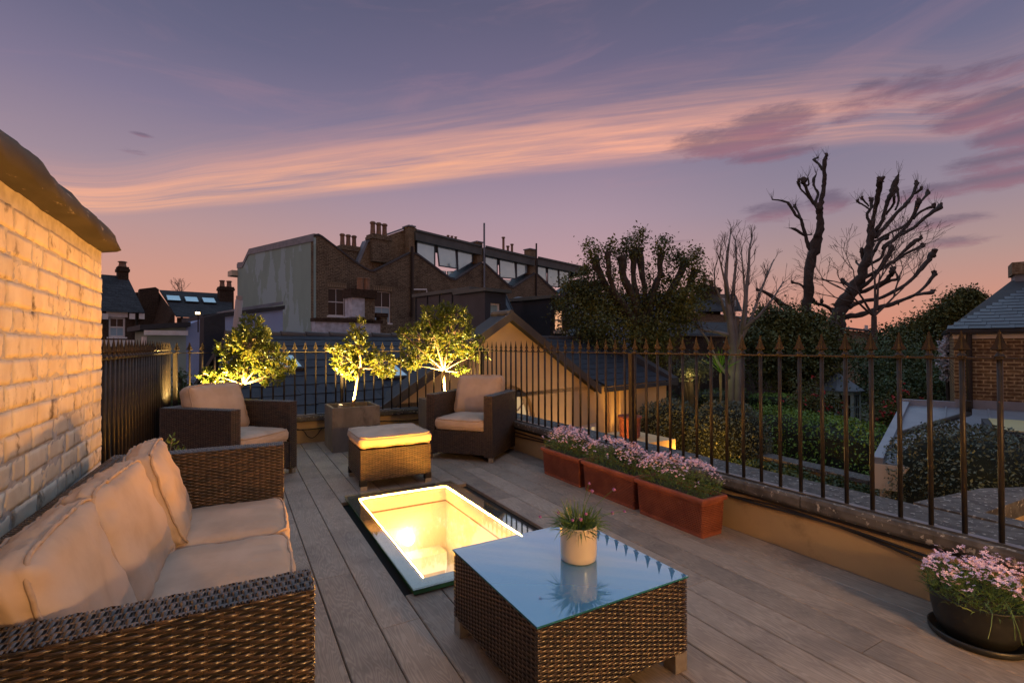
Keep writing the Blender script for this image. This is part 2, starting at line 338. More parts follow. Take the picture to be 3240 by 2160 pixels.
M['tableedge'] = pmat('teal glass edge', (.01, .10, .13), (.02, .16, .19), 3, .15, spec=.7)
M['bulb'] = emat('glowing lamp', (1, .80, .45), 22)
M['strip'] = emat('warm light strip', (1, .36, .045), 5600)
M['lamplens'] = emat('lamp lens', (1, .72, .35), 12)
M['sunsetreflect'] = emat('emissive sunset reflection', (1, .50, .26), .85)  # emission put in for the sunset reflected in the pane, no lamp behind
M['roomglow'] = emat('room lamp', (1, .74, .42), 20)
M['bluepaint'] = pmat('pale blue painted wood', (.28, .44, .46), rough=.7)
M['fencewood'] = pmat('dark fence board', (.035, .027, .02), (.05, .038, .028), 4, .9)
M['redflower'] = pmat('red petal', (.42, .02, .03), (.55, .05, .06), 9, .6)
M['whiteflower'] = pmat('white petal', (.62, .62, .66), (.50, .50, .56), 9, .6)
M['purpleflower'] = pmat('purple bobble flower', (.20, .05, .16), (.34, .14, .32), 40, .8)
M['rooflight'] = pmat('frosted rooflight', (.52, .46, .22), (.48, .42, .20), 2, .4)

# ------------------------------------------------------------------ mesh helpers
class MB:
    def __init__(s): s.v = []; s.f = []
    def add(s, vs, fs):
        o = len(s.v); s.v += [tuple(p) for p in vs]; s.f += [tuple(i+o for i in f_) for f_ in fs]; return s
    def box(s, mn, mx, mt=None):
        x0, y0, z0 = mn; x1, y1, z1 = mx
        P = [(x0, y0, z0), (x1, y0, z0), (x1, y1, z0), (x0, y1, z0), (x0, y0, z1), (x1, y0, z1), (x1, y1, z1), (x0, y1, z1)]
        if mt is not None: P = [mt @ Vector(p) for p in P]
        return s.add(P, [(0, 3, 2, 1), (4, 5, 6, 7), (0, 1, 5, 4), (1, 2, 6, 5), (2, 3, 7, 6), (3, 0, 4, 7)])
    def prism(s, pts, ext):     # planar polygon extruded by vector ext
        n = len(pts); e = Vector(ext); a = [Vector(p) for p in pts]
        nr = Vector((0, 0, 0))
        for i in range(n): nr += a[i].cross(a[(i+1) % n])
        fs = [tuple(range(n)), tuple(range(2*n-1, n-1, -1))] + [(i, i+n, (i+1) % n+n, (i+1) % n) for i in range(n)]
        if nr.dot(e) > 0: fs = [f_[::-1] for f_ in fs]
        return s.add(a+[p+e for p in a], fs)
    def wall(s, outer, holes, ext):     # wall face with openings, extruded away
        e = Vector(ext); loops = [[Vector(p) for p in outer]]+[[Vector(p) for p in h_] for h_ in holes]
        flat = [p for l_ in loops for p in l_]; tris = tessellate_polygon(loops)
        n = len(flat); fs = [tuple(t_) for t_ in tris]+[tuple(i+n for i in t_[::-1]) for t_ in tris]
        k = 0
        for l_ in loops:
            c = len(l_)
            for i in range(c): fs.append((k+i, k+i+n, k+(i+1) % c+n, k+(i+1) % c))
            k += c
        return s.add(flat+[p+e for p in flat], fs)
    def tube(s, pts, rad, n=8, caps=True, close=False):
        pts = [Vector(p) for p in pts]; k = len(pts)
        rad = rad if isinstance(rad, (list, tuple)) else [rad]*k
        vs = []; prev = None
        for i, p in enumerate(pts):
            if close: d = pts[(i+1) % k]-pts[i-1]
            else: d = pts[min(i+1, k-1)]-pts[max(i-1, 0)]
            if d.length < 1e-9: d = Vector((0, 0, 1))
            d.normalize()
            if prev is None:
                a = Vector((0, 0, 1)) if abs(d.z) < .9 else Vector((1, 0, 0)); u_ = d.cross(a).normalized()
            else:
                u_ = prev - d*prev.dot(d)
                if u_.length < 1e-6: u_ = d.orthogonal()
                u_.normalize()
            prev = u_; w_ = d.cross(u_)
            for j in range(n):
                t_ = 2*PI*j/n; vs.append(p+(u_*math.cos(t_)+w_*math.sin(t_))*rad[i])
        fs = []
        for i in range(k if close else k-1):
            for j in range(n):
                a, b = i*n+j, i*n+(j+1) % n; c, d_ = ((i+1) % k)*n+(j+1) % n, ((i+1) % k)*n+j
                fs.append((a, b, c, d_))
        if caps and not close: fs += [tuple(range(n-1, -1, -1)), tuple(range((k-1)*n, k*n))]
        return s.add(vs, fs)
    def lathe(s, prof, n=24, c=(0, 0, 0), sx=1, sy=1, caps=True):
        vs = []; k = len(prof)
        for r_, z_ in prof:
            for j in range(n): vs.append((c[0]+r_*sx*math.cos(2*PI*j/n), c[1]+r_*sy*math.sin(2*PI*j/n), c[2]+z_))
        fs = [(i*n+j, i*n+(j+1) % n, (i+1)*n+(j+1) % n, (i+1)*n+j) for i in range(k-1) for j in range(n)]
        if caps: fs += [tuple(range(n-1, -1, -1)), tuple(range((k-1)*n, k*n))]
        return s.add(vs, fs)
    def build(s, name, mt, parent=None, smooth=False, off=None, kind=None, bevel=0):
        vs = s.v
        if off is not None: vs = [(p[0]-off[0], p[1]-off[1], p[2]-off[2]) for p in vs]
        me = bpy.data.meshes.new(name); me.from_pydata(vs, [], s.f); me.update()
        if smooth: me.shade_smooth()
        me.materials.append(M[mt] if isinstance(mt, str) else mt)
        return link(name, me, parent, kind, bevel)
def link(name, me, parent=None, kind=None, bevel=0):
    o = bpy.data.objects.new(name, me); COL.objects.link(o)
    if parent is not None: o.parent = parent
    if kind: o['kind'] = kind
    if bevel:
        b = o.modifiers.new('bevel', 'BEVEL'); b.width = bevel; b.segments = 2; b.limit_method = 'ANGLE'
    return o
def npmesh(name, V, F, mt, parent=None, kind=None, smooth=False, off=None):
    V = np.asarray(V, dtype=np.float32).reshape(-1, 3)
    if off is not None: V = V-np.array(off, dtype=np.float32)
    F = np.asarray(F, dtype=np.int32); k = F.shape[1]
    me = bpy.data.meshes.new(name); me.vertices.add(len(V)); me.vertices.foreach_set('co', V.ravel())
    me.loops.add(F.size); me.loops.foreach_set('vertex_index', F.ravel()); me.polygons.add(len(F))
    me.polygons.foreach_set('loop_start', np.arange(0, F.size, k, dtype=np.int32))
    me.update(calc_edges=True); me.validate()
    if smooth: me.shade_smooth()
    me.materials.append(M[mt]); return link(name, me, parent, kind)
def thing(name, label, cat, loc=(0, 0, 0), rotz=0, group=None):
    o = bpy.data.objects.new(name, None); COL.objects.link(o); o.location = loc; o.rotation_euler = (0, 0, rotz)
    o.empty_display_size = .1; return tag(o, label, cat, group)
def tag(o, label, cat, group=None):
    o['label'] = label; o['category'] = cat
    if group: o['group'] = group
    return o
def struct(o): o['kind'] = 'structure'; return o
def dup(o, parent=None, loc=None, rotz=None):
    c = o.copy(); COL.objects.link(c); c.parent = parent
    if loc is not None: c.location = loc
    if rotz is not None: c.rotation_euler = (0, 0, rotz)
    for ch in list(o.children): dup(ch, c)
    return c
def point(name, loc, e, col=(1, .6, .25), r=.03):
    l = bpy.data.lights.new(name, 'POINT'); l.energy = e; l.color = col; l.shadow_soft_size = r
    o = bpy.data.objects.new(name, l); COL.objects.link(o); o.location = loc; return o
def spot(name, loc, tgt, e, ang, col=(1, .6, .2), r=.02, blend=.6):
    l = bpy.data.lights.new(name, 'SPOT'); l.energy = e; l.color = col; l.shadow_soft_size = r
    l.spot_size = math.radians(ang); l.spot_blend = blend
    o = bpy.data.objects.new(name, l); COL.objects.link(o); o.location = loc
    o.rotation_euler = (Vector(tgt)-Vector(loc)).to_track_quat('-Z', 'Y').to_euler(); return o
# ================================================================== TERRACE STRUCTURE
FX, FY, LX = 2.87, 6.69, -.62        # lines of the three railings
# ground far below
g = MB(); g.add([(-600, -300, -3.3), (900, -300, -3.3), (900, 1200, -3.3), (-600, 1200, -3.3)], [(0, 1, 2, 3)])
struct(g.build('ground', 'grass'))
# deck: boards laid one by one round the skylight opening
deck = bpy.data.objects.new('deck', None); COL.objects.link(deck); struct(deck)
SX0, SX1, SY0, SY1 = .835, 1.555, 2.385, 3.885       # shaft opening
GX0, GX1, GY0, GY1 = .748, 1.642, 2.285, 3.985       # glass
MB().box((-1.0, -1.6, -.16), (SX0-.02, 6.9, -.03)).box((SX1+.02, -1.6, -.16), (2.95, 6.9, -.03)).box((SX0-.02, -1.6, -.16), (SX1+.02, SY0-.02, -.03)).box((SX0-.02, SY1+.02, -.16), (SX1+.02, 6.9, -.03)).build('deck_frame', 'gap', deck)
bw = .176; ends = [1.35, 3.18, .6, 2.2, 4.6, 3.0, 1.7, 5.0, .9, 2.9, 4.1]
x0 = .72-8*bw; i = 0; cache = {}
def board(xa, xb, ya, yb):
    key = (round(xb-xa, 4), round(yb-ya, 3))
    if key not in cache:
        w2, l2 = (xb-xa)/2-.0022, (yb-ya)/2-.0012; r = .0035
        pr = [(-w2, -.025), (w2, -.025), (w2, -r), (w2-r, 0), (-w2+r, 0), (-w2, -r)]
        b_ = MB(); b_.prism([(a, -l2, c) for a, c in pr], (0, 2*l2, 0))
        me = bpy.data.meshes.new('deck_board'); me.from_pydata(b_.v, [], b_.f); me.materials.append(M['deck']); cache[key] = me
    o = link('deck_board', cache[key], deck); o.location = ((xa+xb)/2, (ya+yb)/2, 0)
while x0+i*bw < 2.84:
    xa, xb = x0+i*bw, min(x0+(i+1)*bw, 2.838); j = ends[(i*5) % 11]
    ys = [-1.6]; y = -1.6+j+.4
    while y < 6.62: ys.append(y); y += 2.4+.3*((i*3) % 4)
    ys.append(6.63)
    segs = list(zip(ys[:-1], ys[1:]))
    for a, b in segs:
        if xb > SX0-.05 and xa < SX1+.05:
            if a < SY0-.06: board(xa, xb, a, min(b, SY0-.06)) if min(b, SY0-.06)-a > .05 else None
            if b > SY1+.06: board(xa, xb, max(a, SY1+.06), b) if b-max(a, SY1+.06) > .05 else None
        else: board(xa, xb, a, b)
    i += 1

# parapet walls with coping stones and the wall behind
def parapet(name, label, a, b, nx, seg, w_=.40):     # a,b: deck-side base line; nx: outward normal
    a, b, nx = Vector(a), Vector(b), Vector(nx); d = (b-a); L = d.length; d.normalize()
    t_ = thing(name, label, 'wall', a)
    bd = MB(); bd.prism([Vector((0, 0, -3.3)), d*L+Vector((0, 0, -3.3)), d*L+Vector((0, 0, .268)), Vector((0, 0, .268))], nx*(w_-.06)); bd.build('wall_body', 'ochre', t_)
    n = max(1, round(L/seg)); s_ = L/n
    for k in range(n):
        p = d*(k*s_+.003); q = d*((k+1)*s_-.003); zt = .34+random.uniform(-.002, .002)
        c = MB(); cs = []
        prof = [(-.035, .268), (-.045, .285), (-.045, .322), (-.035, zt), (w_-.01, zt-.012), (w_, zt-.03), (w_, .275), (w_-.03, .268)]
        for st in (p, q): cs += [st+nx*o_+Vector((0, 0, z_)) for o_, z_ in prof]
        m_ = len(prof); fs = [(k2, (k2+1) % m_, (k2+1) % m_+m_, k2+m_) for k2 in range(m_)]+[tuple(range(m_-1, -1, -1)), tuple(range(m_, 2*m_))]
        c.add(cs, fs); c.build('coping_stone', M['stone'], t_)
    return t_
parapet('parapet_wall', 'low ochre rendered wall with grey stone coping along the right side of the deck', (2.842, 0-1.4, 0), (2.842, 6.66, 0), (1, 0, 0), 1.0)
parapet('parapet_wall', 'low ochre wall with stone coping under the far railing behind the armchairs', (-.62, 6.63, 0), (2.80, 6.63, 0), (0, 1, 0), 1.1, .30)
parapet('parapet_wall', 'low dark wall under the tightly seen side railing beyond the painted brick wall', (-.60, 6.58, 0), (-.60, 3.26, 0), (-1, 0, 0), 1.1, .30)

# neighbouring stone-topped chimney shaft beyond the right parapet
t = thing('stone_slab_shaft', 'square opening in a grey stone slab just past the coping glowing orange inside', 'shaft', (3.3, .9, 0))
s = MB()
A0 = [(3.245, 1.26), (3.90, 1.18), (4.5, .9), (4.6, .1), (3.245, .1)]; H0 = [(3.36, 1.0), (3.36, .35), (4.1, .35), (4.02, .97)]
s.wall([(a, b, .335) for a, b in A0], [[(a, b, .335) for a, b in H0]], (0, 0, -.09)); s.build('slab', 'stone', t, off=(3.3, .9, 0))
s = MB()
for k in range(4):
    a, b = H0[k], H0[(k+1) % 4]; s.add([(a[0], a[1], .244), (b[0], b[1], .244), (b[0], b[1], -.6), (a[0], a[1], -.6)], [(0, 1, 2, 3)])
s.add([(a, b, -.6) for a, b in H0], [(0, 1, 2, 3)]); s.build('inner_wall', 'ochre', t, off=(3.3, .9, 0))
s = MB(); s.prism([(3.25, .1, -3.3), (3.25, 1.2, -3.3), (3.25, 1.2, .24), (3.25, .1, .24)], (.08, 0, 0)); s.prism([(3.25, 1.2, -3.3), (3.88, 1.13, -3.3), (3.88, 1.13, .24), (3.25, 1.2, .24)], (0, -.08, 0)); s.build('outer_wall', 'ochre', t, off=(3.3, .9, 0))
point('shaft_lamp', (3.7, .62, -.3), 1.6, (1, .5, .12))

# ================================================================== RAILINGS
def bar_mesh():
    b = MB(); b.tube([(0, 0, 0), (0, 0, .80)], .0105, 8); me = bpy.data.meshes.new('bar'); me.from_pydata(b.v, [], b.f); me.shade_smooth(); me.materials.append(M['iron']); return me
def spear_mesh():
    b = MB()
    b.lathe([(.017, 0), (.019, .006), (.012, .016), (.009, .026), (.012, .030)], 10)
    # four-sided blade with hollow flanks
    prof = [(.008, .028), (.034, .035), (.025, .048), (.017, .066), (.010, .090), (.0015, .120)]
    vs = []; 
    for r_, z_ in prof:
        for k in range(8):
            rr = r_ if k % 2 == 0 else r_*.36
            th = k*PI/4; sx = 1.0 if k in (0, 4) else (.55 if k in (2, 6) else .8)
            vs.append((rr*math.cos(th)*sx, rr*math.sin(th)*.55, z_))
    n = len(prof); b.add(vs, [(i_*8+j, i_*8+(j+1) % 8, (i_+1)*8+(j+1) % 8, (i_+1)*8+j) for i_ in range(n-1) for j in range(8)]+[tuple(range(7, -1, -1)), tuple(range((n-1)*8, n*8))])
    me = bpy.data.meshes.new('spearhead'); me.from_pydata(b.v, [], b.f); me.materials.append(M['ironspike']); return me
BARM, SPM = bar_mesh(), spear_mesh()
def railing(label, a, b, pitch, start=0., posts=()):
    a, b = Vector(a), Vector(b); d = b-a; L = d.length; d.normalize(); nrm = Vector((-d.y, d.x, 0))
    t_ = thing('iron_railing', label, 'railing', a, math.atan2(d.y, d.x))
    MB().box((0, -.020, .340), (L, .020, .349)).build('bottom_rail', 'ironrail', t_)
    MB().box((0, -.013, 1.133), (L, .013, 1.142)).build('top_rail', 'iron', t_)
    k = 0; x = start
    while x < L-.01:
        o = link('bar', BARM, t_); o.location = (x, 0, .345); o.rotation_euler = (random.uniform(-.003, .003), random.uniform(-.003, .003), random.uniform(0, 6))
        s_ = link('spearhead', SPM, o); s_.location = (0, 0, .797); s_.rotation_euler = (0, 0, -o.rotation_euler[2]+random.uniform(-.06, .06))
        x += pitch
    for p in posts:
        MB().box((p-.018, -.018, .34), (p+.018, .018, 1.14)).build('post', 'iron', t_, bevel=.003)
    return t_
M['ironrail'] = pmat('flat iron with painted sheen', (.16, .17, .18), (.10, .105, .11), 12, .28, spec=.8, metal=.6)  # colour lightened to suggest light reflected off the flat rail
railing('long black spear-topped railing on the right parapet running towards the camera', (FX, .80-8*.1225, 0), (FX, FY, 0), .1225, .0, posts=(3.05-.8+8*.1225, 5.9-.8+8*.1225))
railing('black spear-topped railing across the far end of the deck behind the potted trees', (LX, FY, 0), (FX, FY, 0), .1225, .06, posts=(.04, 1.85))
railing('dark railing seen nearly end-on beside the painted brick wall', (LX, 3.27, 0), (LX, FY, 0), .1225, .05)

# ================================================================== PAINTED BRICK WALL (left)
WX = -.585; WY1 = 3.21; WY0 = -.2; WZ = 1.70
wt = thing('painted_brick_wall', 'cream painted brick wall with dark rounded coping rising behind the sofa', 'wall', (WX, WY1, 0))
MB().box((WX-.30, WY0, -.1), (WX-.0035, WY1-.008, WZ)).build('wall_core', 'mortar', wt, off=(WX, WY1, 0))
def rbrick(l, hgt=.0705, dpt=.10):
    b = MB(); n = 6; r = .010
    vs = []; 
    # rounded front face grid on y,z with worn edges
    ny, nz = 9, 5
    for j in range(nz+1):
        for k in range(ny+1):
            yy = -l/2+l*k/ny; zz = -hgt/2+hgt*j/nz
            ey = min(k, ny-k); ez = min(j, nz-j)
            dx = -.0 if (ey > 0 and ez > 0) else -.0028
            dx += random.uniform(-.0024, .0024)
            vs.append((dx, yy+random.uniform(-.0015, .0015), zz+random.uniform(-.0015, .0015)))
    F_ = [(j*(ny+1)+k, j*(ny+1)+k+1, (j+1)*(ny+1)+k+1, (j+1)*(ny+1)+k) for j in range(nz) for k in range(ny)]
    b.add(vs, F_)
    loop = [k for k in range(ny+1)]+[j*(ny+1)+ny for j in range(1, nz+1)]+[nz*(ny+1)+k for k in range(ny-1, -1, -1)]+[j*(ny+1) for j in range(nz-1, 0, -1)]
    base = len(b.v); b.v += [(-dpt, b.v[i_][1], b.v[i_][2]) for i_ in loop]; m_ = len(loop)
    b.f += [(loop[i_], base+i_, base+(i_+1) % m_, loop[(i_+1) % m_]) for i_ in range(m_)]
    me = bpy.data.meshes.new('brick'); me.from_pydata(b.v, [], b.f); me.shade_smooth(); me.materials.append(M['paintbrick']); return me
full = [rbrick(.214) for _ in range(5)]; half = [rbrick(.100) for _ in range(4)]; q3 = [rbrick(.155) for _ in range(3)]
ch = .0775; nc = int(WZ/ch)
for c in range(2, nc):
    z = .045+c*ch; y = WY1-.001
    seq = ['F'] if c % 2 else ['Q']
    kk = 0
    while y > .75:
        if kk == 0: L_ = .213 if c % 2 else .155
        else: L_ = .213 if (kk*7+c*3) % 5 else .100
        ms = full if L_ > .2 else (half if L_ < .11 else q3)
        o = link('brick', random.choice(ms), wt); o.location = (random.uniform(-.002, .0025), y-L_/2-WY1, z+random.uniform(-.0015, .0015))
        o.rotation_euler = (random.uniform(-.008, .008), random.uniform(-.01, .01), random.uniform(-.008, .008))
        y -= L_+.009; kk += 1
# end face bricks (seen edge-on) and rounded weathered coping
cp = MB(); nseg = 70; prof = []
ncr = 12
vs = []
for k in range(nseg+1):
    y = WY0+(WY1+.02-WY0)*k/nseg
    for j in range(ncr+1):
        th = PI*j/ncr; x = WX-.14+.215*math.cos(th); z = WZ-.005+.165*math.sin(th)**.8
        if k == nseg: x = WX-.14+.19*math.cos(th); z = WZ-.005+.13*math.sin(th)**.8
        nn = noise.noise((x*7, y*5, z*7))*.014+noise.noise((x*22, y*14, z*22))*.006
        vs.append((x+nn, y+nn*.3, z+nn))
    vs.append((WX-.14, y, WZ-.03))
st = ncr+2
fs = [(k*st+j, k*st+j+1, (k+1)*st+j+1, (k+1)*st+j) for k in range(nseg) for j in range(ncr+1)]+[(k*st+ncr+1, k*st, (k+1)*st, (k+1)*st+ncr+1) for k in range(nseg)]
fs += [tuple(range(st-1, -1, -1)), tuple(range(nseg*st, nseg*st+st))]
cp.add(vs, [f_[::-1] for f_ in fs]); cp.build('coping', 'copingdark', wt, smooth=True, off=(WX, WY1, 0))

# ================================================================== SKYLIGHT in the deck
GT = .042
sk = thing('walk_on_skylight', 'glowing rectangular glass skylight set in the deck boards', 'skylight', ((GX0+GX1)/2, (GY0+GY1)/2, 0))
so_ = ((GX0+GX1)/2, (GY0+GY1)/2, 0)
MB().box((GX0, GY0, GT-.010), (GX1, GY1, GT)).build('glass_pane', 'skylightglass', sk, off=so_)
fr = MB()
def ringbox(b, ox0, oy0, ox1, oy1, ix0, iy0, ix1, iy1, z0, z1):
    b.box((ox0, oy0, z0), (ox1, iy0, z1)); b.box((ox0, iy1, z0), (ox1, oy1, z1)); b.box((ox0, iy0, z0), (ix0, iy1, z1)); b.box((ix1, iy0, z0), (ox1, iy1, z1)); return b
ringbox(fr, GX0+.004, GY0+.004, GX1-.004, GY1-.004, SX0, SY0, SX1, SY1, GT-.013, GT-.0105); fr.build('border', 'frit', sk, off=so_)
ringbox(MB(), GX0+.006, GY0+.006, GX1-.006, GY1-.006, GX0+.014, GY0+.014, GX1-.014, GY1-.014, .008, GT-.0135).build('glass_edge', 'glassedge', sk, off=so_)
ringbox(MB(), GX0+.05, GY0+.05, GX1-.05, GY1-.05, SX0-.002, SY0-.002, SX1+.002, SY1+.002, -.03, GT-.0135).build('frame', 'gap', sk, off=so_)
def shaft(b, x0_, y0_, x1_, y1_, z0_, z1_):
    P = [(x0_, y0_), (x1_, y0_), (x1_, y1_), (x0_, y1_)]
    for k in range(4):
        a, c = P[k], P[(k+1) % 4]; b.add([(a[0], a[1], z0_), (c[0], c[1], z0_), (c[0], c[1], z1_), (a[0], a[1], z1_)], [(0, 1, 2, 3)])
    return b
shaft(MB(), SX0, SY0, SX1, SY1, -.088, .028).build('upper_lining', 'lining', sk, off=so_)
ringbox(MB(), SX0-.03, SY0-.03, SX1+.03, SY1+.03, SX0-.001, SY0-.001, SX1+.001, SY1+.001, -.103, -.0885).build('shadow_gap', 'potclay', sk, off=so_)
shaft(MB(), SX0-.02, SY0-.55, SX1+.006, SY1+.006, -2.6, -.104).build('lower_lining', 'lining', sk, off=so_)
MB().box((SX0-.02, SY0-.55, -.14), (SX1+.02, SY0-.03, -.104)).build('lower_ceiling', 'lining', sk, off=so_)
MB().box((SX0-.05, SY0-.6, -2.65), (SX1+.05, SY1+.05, -2.6)).build('room_floor', 'oakfloor', sk, off=so_)
MB().box((SX0+.01, SY1-.16, -.60), (1.50, SY1+.004, -.46)).build('boxed_shelf', 'lining', sk, off=so_)
MB().box((SX0+.01, SY1-.02, -2.5), (1.54, SY1+.004, -.602)).build('oak_panel', 'oakfloor', sk, off=so_)
ho = MB(); ls = MB(); sw_ = .005
for (xa, ya, xb, yb) in ((SX0+.001, SY0+.02, SX0+.001+sw_, SY1-.02), (SX1-.001-sw_, SY0+.02, SX1-.001, SY1-.02), (SX0+.02, SY0+.001, SX1-.02, SY0+.001+sw_), (SX0+.02, SY1-.001-sw_, SX1-.02, SY1-.001)):
    ho.box((xa, ya, .018), (xb, yb, .0245)); ls.add([(xa, ya, .0252), (xb, ya, .0252), (xb, yb, .0252), (xa, yb, .0252)], [(0, 1, 2, 3)])
ho.build('strip_holder', 'lining', sk, off=so_); ls.build('light_strip', 'strip', sk, off=so_)
gl = MB(); gl.lathe([(.002, -.05), (.03, -.042), (.045, -.02), (.05, 0), (.045, .02), (.03, .042), (.002, .05)], 20, (1.215, SY1-.05, -.335)); gl.build('globe_lamp', 'bulb', sk, smooth=True, off=so_)
point('room_lamp', (1.15, 2.9, -1.15), 30, (1, .84, .62), .12)

# ================================================================== WOVEN FURNITURE
def weave_panel(V, F, o, u, v, n, LU, LV, pitch=.0078, stake=.026, amp=.0028):
    o, u, v, n = (np.array(a, dtype=float) for a in (o, u, v, n))
    rows = max(2, int(LV/pitch)); pit = LV/rows; ns = max(1, int(round(LU/stake))); seg = ns*4+1
    tu = np.linspace(0, LU, seg); ph = np.linspace(0, ns*PI, seg)
    base = sum(len(a) for a in V)
    pr = [(-.46*pit, -.0012), (-.18*pit, .0010), (.18*pit, .0010), (.46*pit, -.0012)]
    rr = np.arange(rows); cv_ = (rr+.5)*pit
    offn = amp*np.cos(ph[None, :]+rr[:, None]*PI)
    win = np.ones(seg); win[0] = win[-1] = 0; win[1] = win[-2] = .55; offn = offn*win
    offn = np.sign(offn)*np.abs(offn)**.7*amp**.3+rs.normal(0, .0004, offn.shape)
    jv = rs.normal(0, .0004, offn.shape)
    P = np.zeros((rows, seg, 4, 3))
    wdt = .72+.52*np.clip(offn/amp, -.8, 1)
    for k, (dv, dn) in enumerate(pr):
        P[:, :, k, :] = o+tu[None, :, None]*u+(cv_[:, None, None]+dv*wdt[:, :, None]+jv[:, :, None])*v+(offn+dn)[:, :, None]*n
    V.append(P.reshape(-1, 3))
    r_, s_, k_ = np.meshgrid(np.arange(rows), np.arange(seg-1), np.arange(3), indexing='ij')
    a = base+(r_*seg+s_)*4+k_; F.append(np.stack([a, a+4, a+5, a+1], -1).reshape(-1, 4))
    # upright stakes between the strands
    base = sum(len(a) for a in V); ks = np.arange(ns)+.5; xs = ks*LU/ns
    Q = np.zeros((ns, 2, 2, 3))
    for i_, dx in enumerate((-.0035, .0035)):
        for j_, y_ in enumerate((0, LV)): Q[:, i_, j_, :] = o+(xs[:, None]+dx)*u+y_*v
    V.append(Q.reshape(-1, 3)); b_ = base+np.arange(ns)*4
    F.append(np.stack([b_, b_+2, b_+3, b_+1], -1))
def wicker_box(name, mn, mx, faces, parent, pitch=.0078, stake=.026, corner=True):
    x0_, y0_, z0_ = mn; x1_, y1_, z1_ = mx; e = .0035
    core = MB().box((x0_+e, y0_+e, z0_+e), (x1_-e, y1_-e, z1_-e)).build(name, 'wickercore', parent)
    V, F = [], []; lx, ly, lz = x1_-x0_, y1_-y0_, z1_-z0_
    spec_ = {'-y': ((x0_, y0_, z0_), (1, 0, 0), (0, 0, 1), (0, -1, 0), lx, lz), '+y': ((x1_, y1_, z0_), (-1, 0, 0), (0, 0, 1), (0, 1, 0), lx, lz),
             '-x': ((x0_, y1_, z0_), (0, -1, 0), (0, 0, 1), (-1, 0, 0), ly, lz), '+x': ((x1_, y0_, z0_), (0, 1, 0), (0, 0, 1), (1, 0, 0), ly, lz)}
    for f_ in faces.split():
        if f_ == '+z':
            if lx > ly: weave_panel(V, F, (x0_, y0_, z1_), (0, 1, 0), (1, 0, 0), (0, 0, 1), ly, lx, pitch*1.15, stake)
            else: weave_panel(V, F, (x1_, y0_, z1_), (-1, 0, 0), (0, 1, 0), (0, 0, 1), lx, ly, pitch*1.15, stake)
        else: weave_panel(V, F, *spec_[f_], pitch, stake)
    npmesh('wicker_weave', np.concatenate(V), np.concatenate(F), 'wicker', core, 'stuff', smooth=True)
    return core
